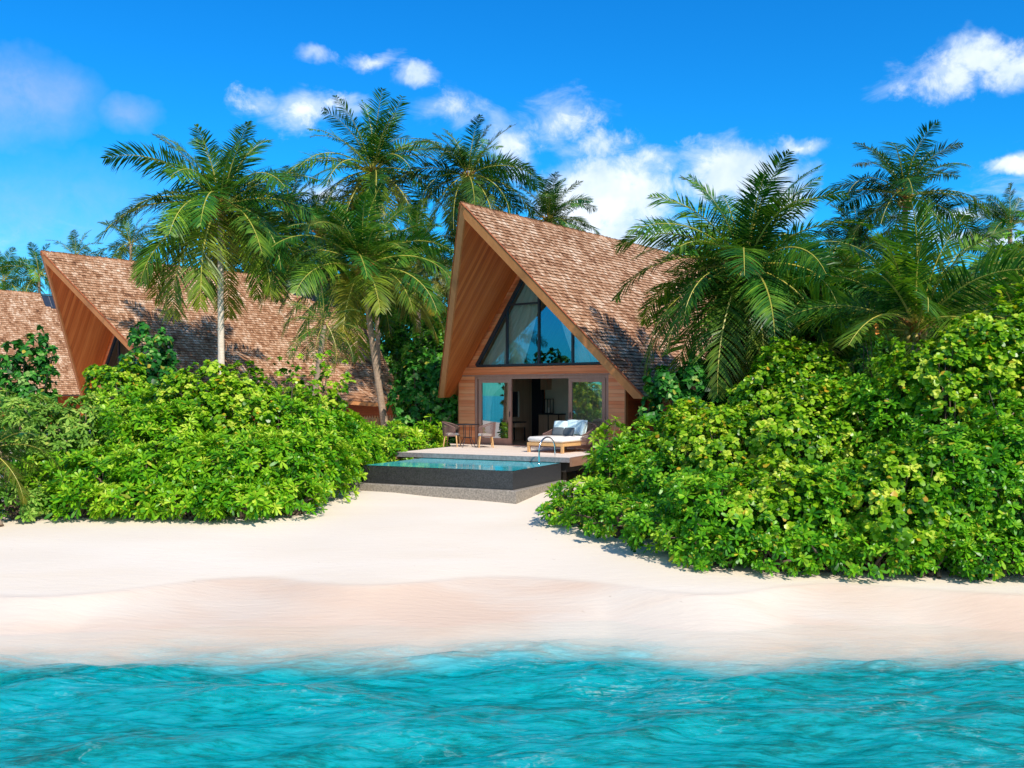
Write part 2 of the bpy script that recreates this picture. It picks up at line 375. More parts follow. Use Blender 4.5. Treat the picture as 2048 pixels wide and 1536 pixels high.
# ------------------------------------------------------------------ ground and water
def berm_y(x):
    return sum(_berm(np.asarray(x, float)+o) for o in (-.8,-.4,0,.4,.8))/5
def _berm(x):
    px = 1024+x/15.3*F_PX
    xs = [-900,-400,-60,150,300,450,560,680,780,880,1024,1200,1300,1400,1500,1650,1800,2048,2500,3000]
    ys = [1180,1172,1190,1198,1172,1150,1160,1180,1176,1160,1152,1166,1182,1194,1188,1166,1176,1198,1172,1188]
    py = np.interp(px, xs, ys)
    return 3.22*F_PX/(py-HY)
def smooth(a): a = np.clip(a, 0, 1); return a*a*(3-2*a)
def wig(x, y, s=1.0, k=0):
    return (np.sin(x*1.3*s+k)*np.cos(y*.9*s-k*2)+.6*np.sin(x*2.9*s-y*2.1*s+k*3)+.4*np.cos(y*4.3*s+x*1.1*s))/2
def ground_z(x, y):
    x = np.asarray(x, float); y = np.asarray(y, float)
    b = berm_y(x)
    sh = 14.7+.22*np.sin(x*.45+1)+.13*np.sin(x*1.15)+.07*np.sin(x*2.7+2)
    sh = np.minimum(sh, b-.85)
    up = .38+(.92-.38)*np.clip((y-b)/(22.5-b), 0, 1.25)
    u = np.clip((y-sh)/(b-sh), 0, 1)
    face = .38*(.75*u+.25*u*u)
    z = np.where(y > b, up, face)
    dn = sh-y; z = np.where(y < sh, -np.where(dn < 3, .18*dn+.10*dn*dn, 1.44+.3*(dn-3)), z)
    z = z+np.where(y > b, .018*wig(x, y, .6), .006*wig(x, y, 1.2, 1))*smooth((y-12.5)/2)
    return z
def axis(segs):
    o = []
    for a, b, n in segs: o += list(np.linspace(a, b, n, endpoint=False))
    return np.array(o+[segs[-1][1]])
def grid(xs, ys):
    X, Y = np.meshgrid(xs, ys); nx, ny = len(xs), len(ys)
    i = np.arange(ny-1)[:, None]*nx+np.arange(nx-1)[None, :]
    return X, Y, np.stack([i, i+1, i+nx+1, i+nx], -1).reshape(-1, 4)
xs = axis([(-900,-60,14),(-60,-12,40),(-12,12,240),(12,60,40),(60,900,14)])
ys = axis([(-900,-20,14),(-20,8,20),(8,12,20),(12,18,120),(18,32,70),(32,80,20),(80,1200,14)])
X, Y, Fq = grid(xs, ys); Z = ground_z(X, Y); Z = np.maximum(Z, -6)
wetv = 1-smooth((Y-berm_y(X)+.10)/.36)
tag(obj_np('sand_beach', np.stack([X, Y, Z], -1), Fq, M['sand'], attrs={'wet': wetv}, smooth=True), kind='structure')
xs = axis([(-900,-60,14),(-60,-9,60),(-9,9,600),(9,60,60),(60,900,14)])
ys = axis([(-900,-20,14),(-20,7,30),(7,16.5,420)])
X, Y, Fq = grid(xs, ys)
Z = np.zeros_like(X)
r2 = np.random.default_rng(5)
for i in range(46):
    lam = .26*1.075**i; th = r2.normal(0, .42)+math.pi/2+.12
    kx, ky = math.cos(th)*2*math.pi/lam, math.sin(th)*2*math.pi/lam
    ph = r2.uniform(0, 6.28)
    wv = np.sin(kx*X+ky*Y+ph+.5*np.sin(X*.7+i)+.4*np.sin(Y*1.3+i*2))
    Z += (1-np.abs(wv)*1.0)*lam*.0072
Z -= Z.mean()
D = -ground_z(X, Y)
amp = .12+.88*smooth((D-.02)/.7)
fade = np.where(np.abs(X) > 40, .3, 1)
Z = Z*amp*fade*1.15+.0
Z = np.where(D < -.015, np.minimum(Z, -D-.02-.0), Z)
tag(obj_np('sea_water', np.stack([X, Y, Z], -1), Fq, M['sea'], attrs={'depth': D}, smooth=True), kind='structure')

# ------------------------------------------------------------------ villas
CT, ST = .582, .813           # roof pitch 54.4 deg
ZR, QM, TH = 7.23, 6.95, .225   # ridge height above the deck, slope length, slab thickness
TB = 11.6
def tfront(q): return -3.82+3.52/6.95*q
def Q(side, t_, q, d=0.0): return (side*(q*CT-d*ST), t_, ZR-q*ST-d*CT)
def shingle_mesh(side, notch=True, seed=0):
    rg = np.random.default_rng(seed); Vs = []; Fs = []; Rn = []
    e = .13; rows = int(QM/e)
    n = 0
    for r_ in range(rows):
        q0 = r_*e; q1 = q0+e
        t_ = tfront(q1)+.02-rg.uniform(0, .1); tend = TB
        if notch and q0 < 1.95: tend = 7.4+q0*.05 if q0 < .85 else 7.5+(q0-.85)*3.73
        first = True
        while t_ < tend:
            w_ = rg.uniform(.07, .17); t2 = min(t_+w_, tend)
            a = max(t_, tfront(q0)+.0); l = rg.uniform(-.012, .012)
            lift = .034+rg.uniform(-.004, .009); rn = rg.uniform()
            g = .004
            P4 = [Q(side, max(t_+g, tfront(q0)), q0-.02, -.004), Q(side, max(t2-g, tfront(q0)), q0-.02, -.004),
                  Q(side, max(t2-g, tfront(q1)), q1+l, -lift), Q(side, max(t_+g, tfront(q1)), q1+l, -lift),
                  Q(side, max(t2-g, tfront(q1)), q1+l, .002), Q(side, max(t_+g, tfront(q1)), q1+l, .002)]
            Vs += P4; P4 += [P4[3], P4[2]]; P4 = P4[:4]+[P4[6], P4[7], P4[4], P4[5]]; Vs[-6:] = P4
            Fs += [(n, n+1, n+2, n+3), (n+4, n+5, n+6, n+7)]; Rn += [rn]*4+[-.9]*4; n += 8  # butt faces coloured darkest, painting in the shadow line under each course
            t_ = t2
    if side > 0: pass
    return np.array(Vs), np.array(Fs), np.array(Rn)
def patch(p00, p10, p11, p01, rows, cols, seed=0, lift=.03):
    """shingled four-sided patch; rows run from the top edge (p01-p11) to the bottom edge (p00-p10)"""
    rg = np.random.default_rng(seed); p00, p10, p11, p01 = map(Vector, (p00, p10, p11, p01)); V_ = []; F_ = []; Rn = []; n = 0
    nrm = (p10-p00).cross(p01-p00).normalized()
    def B(u, v): return (p00*(1-u)+p10*u)*(1-v)+(p01*(1-u)+p11*u)*v
    for r_ in range(rows):
        v0, v1 = 1-r_/rows, 1-(r_+1)/rows
        cuts = [0]
        while cuts[-1] < 1: cuts.append(min(1, cuts[-1]+rg.uniform(.6, 1.4)/cols))
        for a, b_ in zip(cuts[:-1], cuts[1:]):
            V_ += [B(a, v0), B(b_, v0), B(b_, v1)+nrm*lift, B(a, v1)+nrm*lift, B(b_, v1), B(a, v1)]
            F_ += [(n, n+1, n+2, n+3), (n+3, n+2, n+4, n+5)]; Rn += [rg.uniform()]*6; n += 6
    return np.array([tuple(v) for v in V_]), np.array(F_), np.array(Rn)

def villa(loc, rz, label, group, full, annex, seed):
    H = empty('villa', loc, rz); tag(H, label, 'villa', group)
    # roof covering
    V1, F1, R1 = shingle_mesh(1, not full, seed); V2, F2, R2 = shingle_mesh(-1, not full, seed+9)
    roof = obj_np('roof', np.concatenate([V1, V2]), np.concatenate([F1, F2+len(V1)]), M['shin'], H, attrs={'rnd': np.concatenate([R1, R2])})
    # ridge cap : upright little shingle ends
    rg = np.random.default_rng(seed+3); n = 0; Vs = []; Fs = []; Rn = []
    t_ = -3.84
    while t_ < (TB if full else 7.4):
        for sd in (1, -1):
            w_ = rg.uniform(.05, .10); tilt = rg.uniform(-.02, .05); z1 = ZR+.05+rg.uniform(0, .03)
            Vs += [(sd*-.02, t_+.0, z1), (sd*-.02, t_+w_, z1-.005), (sd*.12, t_+w_+tilt, ZR-.12), (sd*.12, t_+tilt, ZR-.12)]
            Fs.append((n, n+1, n+2, n+3)); Rn += [rg.uniform(0, .55)]*4; n += 4
        t_ += .075
    obj_np('ridge_cap', np.array(Vs), np.array(Fs), M['shin'], roof, attrs={'rnd': np.array(Rn)})
    mb = MB()
    for sd in (() if full else (1, -1)):
        a = [Q(sd, 7.42, .02, .05), Q(sd, TB-.05, .02, .05), Q(sd, TB-.05, 1.93, .05), Q(sd, 7.5, .83, .05)]
        b_ = [Q(sd, 7.42, .12, .12), Q(sd, TB-.05, .12, .12), Q(sd, TB-.05, 1.93, .12), Q(sd, 7.5, .83, .12)]
        mb.add(a+b_, [(0,1,2,3), (4,7,6,5), (0,4,5,1), (1,5,6,2), (2,6,7,3), (3,7,4,0)])
    if not full:
        sp = mb.build('solar_panel', M['solar'], roof)
        mb = MB()
        for k in range(1, 12):
            tt = 7.5+k*.34
            for sd in (1, -1): mb.tube([Q(sd, tt, .1, .035), Q(sd, tt, .80+(tt-7.5)*.268, .035)], .012, 4)
        for sd in (1, -1): mb.tube([Q(sd, 7.42, .0, .0), Q(sd, TB, .0, .0)], .03, 4)
        mb.build('panel_trim', M['stone'], sp)
    qi = TH*ST/CT
    ql = QM-TH*CT/ST
    for sd in (1, -1):
        ts = [0, .25, .5, .75, 1]
        # soffit = underside of the slab
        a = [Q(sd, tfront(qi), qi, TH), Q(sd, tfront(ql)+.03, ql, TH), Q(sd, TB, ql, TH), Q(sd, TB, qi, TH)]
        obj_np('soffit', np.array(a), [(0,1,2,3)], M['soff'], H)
        # sheathing just below the shingles
        a = [Q(sd, tfront(0)+.02, 0, .02), Q(sd, tfront(QM)+.02, QM, .02), Q(sd, TB, QM, .02), Q(sd, TB, 1.95, .02), Q(sd, 7.5, .86, .02), Q(sd, 7.4, 0, .02)]
        if full: a[3:] = [Q(sd, TB, 0, .02)]
        obj_np('roof_deck', np.array(a), [tuple(range(len(a)))], M['dark'], H)
        # fascia: rake board with thickness
        def edge(q, d, k=0): return Vector(Q(sd, tfront(q)+k, q, d))
        n_ = 10; Vs = []; Fs = []
        for i in range(n_+1):
            f_ = i/n_; qo = f_*(QM+.02); q2 = qi+f_*(ql-qi)
            Vs += [edge(qo, .0, -.03), edge(q2, TH+.015, -.03), edge(q2, TH+.015, .05), edge(qo, .0, .05)]
        for i in range(n_):
            for j in range(4): Fs.append((i*4+j, i*4+(j+1)%4, i*4+4+(j+1)%4, i*4+4+j))
        Fs += [(0,1,2,3), (n_*4+3, n_*4+2, n_*4+1, n_*4)]
        obj_np('fascia', np.array([tuple(v) for v in Vs]), Fs, M['fasc'], H)
        # thin dark drip edge
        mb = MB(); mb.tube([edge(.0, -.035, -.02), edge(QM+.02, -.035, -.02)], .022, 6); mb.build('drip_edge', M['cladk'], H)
        # eave board
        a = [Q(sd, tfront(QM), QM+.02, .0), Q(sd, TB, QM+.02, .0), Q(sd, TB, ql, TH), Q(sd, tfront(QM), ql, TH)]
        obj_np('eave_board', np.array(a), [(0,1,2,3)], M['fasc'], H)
        # rear closing board
        qq = qi if full else 1.95
        a = [Q(sd, TB, qq, 0), Q(sd, TB, QM, 0), Q(sd, TB, ql, TH), Q(sd, TB, qq, TH)]
        obj_np('rear_board', np.array(a), [(0,1,2,3)], M['fasc'], H)
    zi = lambda s_: ZR-TH/CT-abs(s_)*ST/CT         # underside height at |s|
    # gable wall above the beam, with the window opening
    wb, wa = 2.62, 6.43                         # window sill and apex heights
    hw = 2.62
    slope = (wa-wb)/hw
    mb = MB()
    for sd in (1, -1):
        o0 = (sd*3.38, 0, zi(3.38)+.02); o1 = (0, 0, zi(0)+.02); i0 = (sd*hw, 0, wb); i1 = (0, 0, wa)
        vs = [(sd*3.38, 0, 2.60), o0, o1, i1, i0]; bk = [(x, .14, z) for x, _, z in vs]
        i0 = len(vs); mb.add(vs+bk, [(0,1,2,3,4), (9,8,7,6,5), (3,4,9,8)])
    mb.build('gable_wall', M['clad'], H)
    # front walls
    MB().box(-3.42, -2.70, -.02, .14, 0, 2.30).build('front_wall', M['clad'], H)
    MB().box(2.64, 3.24, -.02, .14, 0, 2.30).build('front_wall', M['clad'], H)
    mb = MB(); mb.box(-3.425, -3.395, -.035, .10, 0, 2.30); mb.box(3.215, 3.255, -.035, .10, 0, 2.30); mb.build('corner_trim', M['fasc'], H)
    MB().box(-3.45, 3.30, -.07, .16, 2.345, 2.60, .01).build('beam', M['clad'], H)
    MB().box(-3.43, 3.27, -.045, .13, 2.302, 2.343).build('beam_trim', M['doorw'], H)
    # side walls, rear wall, floor
    MB().box(-3.42, -3.28, .14, 11.2, -.1, 2.70).build('side_wall', M['clad'], H)
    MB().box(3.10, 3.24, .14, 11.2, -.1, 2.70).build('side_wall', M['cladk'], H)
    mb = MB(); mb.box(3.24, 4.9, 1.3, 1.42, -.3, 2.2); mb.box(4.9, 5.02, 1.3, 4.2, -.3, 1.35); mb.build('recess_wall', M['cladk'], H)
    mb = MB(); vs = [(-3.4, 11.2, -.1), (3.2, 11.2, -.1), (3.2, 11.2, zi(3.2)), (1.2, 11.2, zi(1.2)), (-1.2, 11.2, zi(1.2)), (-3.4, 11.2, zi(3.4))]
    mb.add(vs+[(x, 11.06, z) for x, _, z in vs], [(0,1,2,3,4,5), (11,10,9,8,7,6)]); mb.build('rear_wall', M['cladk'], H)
    MB().box(-3.42, 3.24, -.05, 11.2, -.22, -.012).build('floor_slab', M['floor'], H)
    # gable window
    fr = MB(); fw = .085
    def bar(p, q, w_=fw, y0=-.035, y1=.05):
        p = Vector((p[0], 0, p[1])); q = Vector((q[0], 0, q[1])); d = (q-p).normalized(); nn = Vector((-d.z, 0, d.x))*w_/2
        vs = [p+nn, p-nn, q-nn, q+nn]
        fr.add([(v.x, y0, v.z) for v in vs]+[(v.x, y1, v.z) for v in vs], [(0,1,2,3), (7,6,5,4), (0,4,5,1), (1,5,6,2), (2,6,7,3), (3,7,4,0)])
    zt = lambda s_: wa-abs(s_)*slope
    bar((-hw, wb+.03), (0, wa-.02), .11); bar((hw, wb+.03), (0, wa-.02), .11); bar((-hw, wb+.035), (hw, wb+.035), .07, -.03, .055)
    for s_ in (-1.31, 0, 1.31): bar((s_, wb+.05), (s_, zt(s_)-.03), .075, -.028, .045)
    bar((-1.2, 4.64), (0.02, 4.64), .06, -.025, .04)
    wf = fr.build('gable_window', M['winf'], H)
    for (a, b_) in ((-hw, -1.31), (-1.31, 0), (0, 1.31), (1.31, hw)):
        zs = [(a, wb+.06), (b_, wb+.06), (b_, zt(b_)-.02), (a, zt(a)-.02)]
        obj_np('pane', np.array([(x, .012, z) for x, z in zs]), [(0,1,2,3)], M['glass'], wf)
    if full:
        # curtains behind the gable window
        for sd in (-1, 1):
            nu, nv = 60, 16; Vs = []; 
            for j in range(nv+1):
                v = j/nv; z = wb+.08+v*(5.6-wb); outer = (wa-z)/slope-.02
                inner = (.82 if sd < 0 else 1.22)*(1-v)**1.6*1.0+ (.02 if sd < 0 else .42)*(v**.8 if v > 0 else 0)
                inner = min(inner, outer-.04)
                for i in range(nu+1):
                    u = i/nu; s_ = outer+(inner-outer)*u
                    Vs.append((sd*s_, .22+.035*math.sin(u*46+v*1.2)+.02*math.sin(u*21+1), z))
            Fs = [(j*(nu+1)+i, j*(nu+1)+i+1, (j+1)*(nu+1)+i+1, (j+1)*(nu+1)+i) for j in range(nv) for i in range(nu)]
            obj_np('curtain', np.array(Vs), Fs, M['curt'], H, smooth=True)
        # door lining
        mb = MB(); mb.box(-2.70, -2.60, .0, .16, .0, 2.30); mb.box(2.54, 2.64, .0, .16, .0, 2.30); mb.box(-2.60, 2.54, .01, .17, 2.20, 2.30); mb.box(-2.6, 2.54, -.06, .16, -.008, .028)
        mb.build('door_frame', M['doorw'], H)
        for (a, b_, yy, hs_) in ((-2.56, -1.15, .03, 1), (1.13, 2.50, .03, -1)):
            d = MB(); z0, z1 = .03, 2.195
            d.box(a, a+.13, yy, yy+.055, z0, z1); d.box(b_-.13, b_, yy, yy+.055, z0, z1)
            d.box(a+.13, b_-.13, yy+.003, yy+.052, z0, z0+.20); d.box(a+.13, b_-.13, yy+.003, yy+.052, z1-.12, z1)
            dr = d.build('sliding_door', M['doorw'], H)
            obj_np('pane', np.array([(a+.13, yy+.03, z0+.2), (b_-.13, yy+.03, z0+.2), (b_-.13, yy+.03, z1-.12), (a+.13, yy+.03, z1-.12)]), [(0,1,2,3)], M['glassd'], dr)
            hx = b_-.075 if hs_ > 0 else a+.055
            MB().box(hx, hx+.02, yy-.03, yy-.002, .95, 1.12, .004).build('handle', M['black'], dr)
        # drapes inside the doors
        for (a, b_, sd) in ((-2.50, -1.6, 1), (2.45, 1.5, -1)):
            nu, nv = 36, 18; Vs = []
            for j in range(nv+1):
                v = j/nv; z = .05+v*2.1
                wd = (b_-a)*(.36+.64*smooth((z-1.55)/.6)) if z > 1.45 else (b_-a)*(.36-.10*math.sin((z)/1.45*math.pi))
                for i in range(nu+1):
                    u = i/nu; Vs.append((a+wd*u, .28+.03*math.sin(u*34+v*2), z))
            Fs = [(j*(nu+1)+i, j*(nu+1)+i+1, (j+1)*(nu+1)+i+1, (j+1)*(nu+1)+i) for j in range(nv) for i in range(nu)]
            obj_np('curtain', np.array(Vs), Fs, M['curt'], H, smooth=True)
        # interior
        MB().box(-3.275, -3.20, .3, 4.0, .0, 2.5).build('wall_panelling', M['panel'], H)
        mb = MB(); mb.box(-3.2, -2.72, 3.9, 4.0, 0, 2.5); mb.build('closet_panel', M['navy'], H)
        mb = MB(); mb.box(-2.72, 3.1, 4.1, 4.2, 0, 2.55); mb.build('interior_wall', M['beige'], H)
        MB().box(-3.28, 3.1, .16, 4.25, 2.56, 2.62).build('interior_ceiling', M['panel'], H)
        mb = MB(); mb.box(-2.72, -2.42, 3.8, 4.1, 1.85, 2.5); mb.build('wall_cabinet', M['panel'], H)
        mb = MB(); mb.box(-3.198, -3.15, 2.72, 3.02, .86, 1.78); o = mb.build('wall_mirror', M['navy'], H)
        MB().box(-3.16, -3.12, 2.98, 3.03, .84, 1.80).build('mirror_light_strip', M['cream'], o)
    else:
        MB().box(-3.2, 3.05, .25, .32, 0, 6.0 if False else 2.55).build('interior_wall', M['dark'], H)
    if annex:
        D_ = (3.75, 6.3, 1.52); C_ = (6.0, 8.1, 1.28); E_ = (4.45, 11.5, 1.45); Hh = (3.04, 7.9, 3.02); Tp = (3.4, 11.5, 2.55)
        Va, Fa, Ra = patch(D_, C_, tuple(Vector(Hh)*.98+Vector(C_)*.02), Hh, 13, 22, 5)
        Vb, Fb, Rb = patch(C_, E_, Tp, Hh, 16, 26, 6)
        obj_np('side_roof', np.concatenate([Va, Vb]), np.concatenate([Fa, Fb+len(Va)]), M['shin'], H, attrs={'rnd': np.concatenate([Ra, Rb])})
        mb = MB()
        for a, b_ in ((D_, C_), (C_, E_)):
            a, b_ = Vector(a), Vector(b_); dz = Vector((0,0,.16))
            inn = Vector((-.12, .05, 0))
            mb.add([a, b_, b_-dz, a-dz, a+inn, b_+inn, b_-dz+inn, a-dz+inn], [(0,1,2,3), (7,6,5,4), (0,3,7,4), (1,5,6,2), (3,2,6,7)])
        mb.build('side_fascia', M['fasc'], H)
        mb = MB(); mb.add([tuple(Vector(D_)-Vector((0,0,.15))), tuple(Vector(C_)-Vector((0.05,0,.15))), tuple(Vector(E_)-Vector((0,0,.15))), (3.2, 11.2, 1.3), (3.2, 6.3, 1.35)], [(4,3,2,1,0)])
        mb.build('side_ceiling', M['soff'], H)
        MB().box(3.3, 4.0, 7.2, 11.0, -.9, 1.3).build('side_room_wall', M['cladk'], H)
    return H
DECKZ = 1.85
YAW = R(37.9)
main = villa((.87, 30.6, DECKZ), -YAW, 'tall timber villa with pointed shingle roof and open glass doors behind the pool', 'pointed shingle roof beach villas', True, False, 1)
Y2 = R(40)
A2 = Vector((-18.2, 37.2, 0)); d2 = Vector((math.sin(Y2), math.cos(Y2), 0))
villa(A2+d2*3.6+Vector((0, 0, DECKZ)), -Y2, 'shingle roofed villa behind the left shrubs with dark wooden prow', 'pointed shingle roof beach villas', False, True, 21)
A3 = Vector((-33.3, 44.4, 0))
villa(A3+d2*3.6+Vector((0, 0, DECKZ)), -Y2, 'shingle roofed villa cut off by the left edge of the photo', 'pointed shingle roof beach villas', False, False, 41)

# ------------------------------------------------------------------ deck and pool
YP = R(26); e1 = Vector((math.cos(YP), -math.sin(YP), 0)); e2 = Vector((math.sin(YP), math.cos(YP), 0))
FR = Vector((1.56, 25.5, 0))
u_ = Vector((math.cos(YAW), -math.sin(YAW), 0)); dd = Vector((math.sin(YAW), math.cos(YAW), 0)); C0 = Vector((.87, 30.6, 0))
def dloc(p): q = p-FR; return (q.dot(e1), q.dot(e2))
DK = empty('wooden_deck', (FR.x, FR.y, DECKZ), -YP)
tag(DK, 'pale wooden deck in front of the open villa carrying the furniture', 'deck')
wl = C0+u_*(-3.4)-dd*.06; wr = C0+u_*3.9-dd*.06
side_hit = None
pr = dloc(wr); pl = dloc(wl)
# right side line x=0 until it meets the wall line
f_ = (0-pl[0])/(pr[0]-pl[0]); hit = (0.0, pl[1]+(pr[1]-pl[1])*f_) if 0 < f_ < 1 else pr
lf = dloc(Vector((-3.36, 27.9, 0))); lb = dloc(Vector((-2.35, 31.9, 0)))
poly = [(-lf[0]*0-.0, 0), (0, hit[1]), pl, (lb[0], lb[1]+.6), (lb[0], lb[1]), (lf[0], 0)]
if 0 < f_ < 1: poly = [(0, 0), hit, pl, (pl[0]-.4, pl[1]+.1), (lf[0], lf[1]+3.2), (lf[0], 0)]
MB().prism(poly, -.045, 0).build('boards', M['deck'], DK)
mb = MB(); mb.box(-.0, .06, -.02, hit[1], -.24, .004); mb.build('edge_board', M['deckside'], DK)
mb = MB(); mb.box(lf[0], 0, -.05, -.002, -.13, -.002); mb.build('edge_board', M['stone'], DK)
mb = MB(); mb.box(lf[0]-.05, lf[0], -.05, lf[1]+3.0, -.2, -.002); mb.build('edge_board', M['deckside'], DK)
for k in range(5):
    MB().box(-.62, -.42, .5+k*1.5, .75+k*1.5, -1.2, -.06).build('post', M['dark'], DK)
mb = MB(); mb.box(-.4, -.12, .1, hit[1]-.3, -.4, -.06); mb.build('joist', M['dark'], DK)
mb = MB(); mb.box(lf[0]+.2, -1.0, 1.2, hit[1]-2.6, -1.3, -.07); mb.build('foundation', M['dark'], DK)

PL = empty('infinity_pool', (FR.x, FR.y, 0), -YP)
tag(PL, 'raised infinity pool of black granite on a grey stone plinth in the sand', 'pool')
pz = 1.70
fx0, fx1, fy0, fy1 = -4.42, -.02, -3.62, -.10
# measured corners of the photograph, in the deck frame
c_fr = dloc(Vector((-.194, 23.0, 0))); c_fl = dloc(Vector((-3.83, 24.9, 0))); c_br = dloc(Vector((1.62, 26.5, 0)))
px0 = c_fl[0]; px1 = c_fr[0]; py0 = c_fr[1]; py1 = -.06
px1 = (c_fr[0]+0)/2 if abs(c_fr[0]) < 1 else px1
tk = .12
w_ = MB(); w_.box(px0, px1, py0, py0+tk, 1.25, pz); w_.box(px1-tk, px1, py0+tk, py1, 1.25, pz); w_.box(px0, px0+tk, py0+tk, py1, 1.25, pz); w_.box(px0+tk, px1-tk, py1-tk, py1, 1.25, pz)
w_.build('granite_wall', M['gran'], PL)
MB().box(px0+tk, px1-tk, py0+tk, py1-tk, 1.0, 1.3).build('pool_floor', M['solar'], PL)
obj_np('water', np.array([(px0+.02, py0+.02, pz+.006), (px1-.02, py0+.02, pz+.006), (px1-.02, py1, pz+.006), (px0+.02, py1, pz+.006)]), [(0,1,2,3)], M['pool'], PL)
MB().box(px0-.9, px1+.16, py0-.16, py1+.0, .55, 1.245, .015).build('plinth', M['conc'], PL)
mb = MB(); mb.box(px0-.35, px0+1.9, -.05, .25, 1.55, 1.68, .01); mb.box(px0-.5, px0-.02, -.7, -.06, 1.42, 1.52, .01); mb.build('step', M['stone'], PL)

# pool rail
g = Vector((.72, 25.2, 0)); h_ = Vector((1.17, 25.8, 0)); ax = h_-g; L_ = ax.length
PR = empty('pool_handrail', (g.x, g.y, pz), math.atan2(ax.y, ax.x)); tag(PR, 'polished steel arched handrail rising from the pool edge', 'handrail')
pts = [(0, 0, -.05), (0, 0, .36)]+[(L_/2-L_/2*math.cos(a), 0, .36+.34*math.sin(a)) for a in np.linspace(.15, math.pi-.15, 16)]+[(L_, 0, .36), (L_, 0, -.05)]
MB().tube(pts, .022, 10).build('rail', M['chrome'], PR, smooth=True)
for x in (0, L_): MB().tube([(x, 0, .0), (x, 0, .03)], .045, 12).build('foot_flange', M['chrome'], PR, smooth=True)

# ------------------------------------------------------------------ furniture
def copy_tree(o, parent=None):
    c = o.copy(); COL.objects.link(c); c.parent = parent
    for ch in [x for x in bpy.data.objects if x.parent == o]: copy_tree(ch, c)
    return c
T = empty('bistro_table', (P(935, 894, 30.5).x, 30.5, DECKZ), 0); tag(T, 'round bistro table with thin dark top between two woven chairs', 'table')
mb = MB(); n = 28; a = [(.395*math.cos(2*math.pi*i/n), .395*math.sin(2*math.pi*i/n)) for i in range(n)]; mb.prism(a, .715, .74); mb.build('table_top', M['black'], T)
for k in range(4):
    an = math.pi/4+k*math.pi/2+.3; c_, s_ = math.cos(an), math.sin(an)
    MB().tube([(c_*.16, s_*.16, .715), (c_*.13, s_*.13, .3), (c_*.30, s_*.30, 0)], .011, 6).build('leg', M['black'], T)
mb = MB(); mb.tube([(.14*math.cos(a_), .14*math.sin(a_), .3) for a_ in np.linspace(0, 2*math.pi, 17)], .01, 5); mb.build('ring_brace', M['black'], T)

def cords(path, zb, zt_, rad=.010, lean=.0, n=None):
    mb = MB(); N = len(path); cx = sum(p[0] for p in path)/N; cy = sum(p[1] for p in path)/N
    for i, (x, y) in enumerate(path):
        f = i/(N-1); b0, t0 = zb(f), zt_(f); ox, oy = x-cx, y-cy; k = 1+lean
        mb.tube([(x, y, b0), (cx+ox*(1+lean*.55), cy+oy*(1+lean*.55), (b0+t0)/2), (cx+ox*k, cy+oy*k, t0)], rad, 4)
    mb.tube([(x, y, zb(i/(N-1))) for i, (x, y) in enumerate(path)], rad*1.6, 6)
    mb.tube([(cx+(x-cx)*(1+lean), cy+(y-cy)*(1+lean), zt_(i/(N-1))) for i, (x, y) in enumerate(path)], rad*1.7, 6)
    return mb
def chair():
    C = empty('woven_chair')
    path = [(-.05+.27*math.cos(a), .27*math.sin(a)) for a in np.linspace(R(52), R(308), 40)]
    path = [(x*1.0+.03, y) for x, y in path]
    cords(path, lambda f: .36, lambda f: .60+.20*math.sin(f*math.pi)**.8, .0085, .18).build('backrest', M['cord'], C)
    mb = MB(); n = 24; mb.prism([(.25*math.cos(2*math.pi*i/n), .25*math.sin(2*math.pi*i/n)) for i in range(n)], .34, .375); mb.build('seat', M['cord'], C)
    mb = MB(); mb.prism([(.235*math.cos(2*math.pi*i/n), .235*math.sin(2*math.pi*i/n)) for i in range(n)], .377, .44); mb.build('cushion', M['cream'], C)
    for (x, y) in ((1,1), (1,-1), (-1,1), (-1,-1)):
        MB().tube([(x*.19, y*.18, .34 if x < 0 else .37), (x*.23, y*.21, 0)], [.026, .017], 8).build('leg', M['teak'], C)
    return C
ch = chair(); ch.location = (P(904, 0, 30.7).x, 30.7, DECKZ); ch.rotation_euler.z = R(-12); tag(ch, 'woven cord armchair on the left of the bistro table, back to the bushes', 'chair', 'woven armchairs at the bistro table')
c2_ = copy_tree(ch); c2_.location = (P(971, 0, 30.2).x, 30.2, DECKZ); c2_.rotation_euler.z = R(188); tag(c2_, 'woven cord armchair on the right of the bistro table, before the glass door', 'chair', 'woven armchairs at the bistro table')

# daybed
ed = Vector((.788, -.616, 0)); fd = Vector((.616, .788, 0)); Bp = Vector((1.45, 27.15, 0)); DW, DL = 1.28, 1.95
DB = empty('daybed', (Bp-ed*DW/2+fd*DL/2)+Vector((0,0,DECKZ)), -math.atan2(.616, .788)); tag(DB, 'wide teak daybed with white mattress and woven wraparound back', 'daybed')
hw_, hl = DW/2, DL/2
mb = MB(); mb.box(-hw_, hw_, -hl, -hl+.05, .2, .29); mb.box(-hw_, hw_, hl-.05, hl, .2, .29); mb.box(-hw_, -hw_+.05, -hl+.05, hl-.05, .2, .287); mb.box(hw_-.05, hw_, -hl+.05, hl-.05, .2, .287); mb.box(-hw_+.05, hw_-.05, -hl+.05, hl-.05, .23, .27)
mb.build('frame', M['teak'], DB)
for x in (-1, 1):
    for y in (-1, 1):
        MB().box(x*(hw_-.04)-.038, x*(hw_-.04)+.038, y*(hl-.04)-.038, y*(hl-.04)+.038, 0, .199, .006).build('leg', M['teak'], DB)
MB().box(-hw_+.01, hw_-.01, -hl+.0, hl-.1, .295, .455, .05).build('mattress', M['cream'], DB, smooth=True)
pth = [(-hw_-.03, -.05+i*.045) for i in range(14)]+[(-hw_*math.cos(a)*1.05, .55+.43*math.sin(a)) for a in np.linspace(.05, math.pi-.05, 34)]+[(hw_+.03, -.05+(13-i)*.045) for i in range(14)]
cords(pth, lambda f: .22, lambda f: .50+.32*math.sin(f*math.pi)**1.4, .011, .06).build('woven_back', M['cord'], DB)
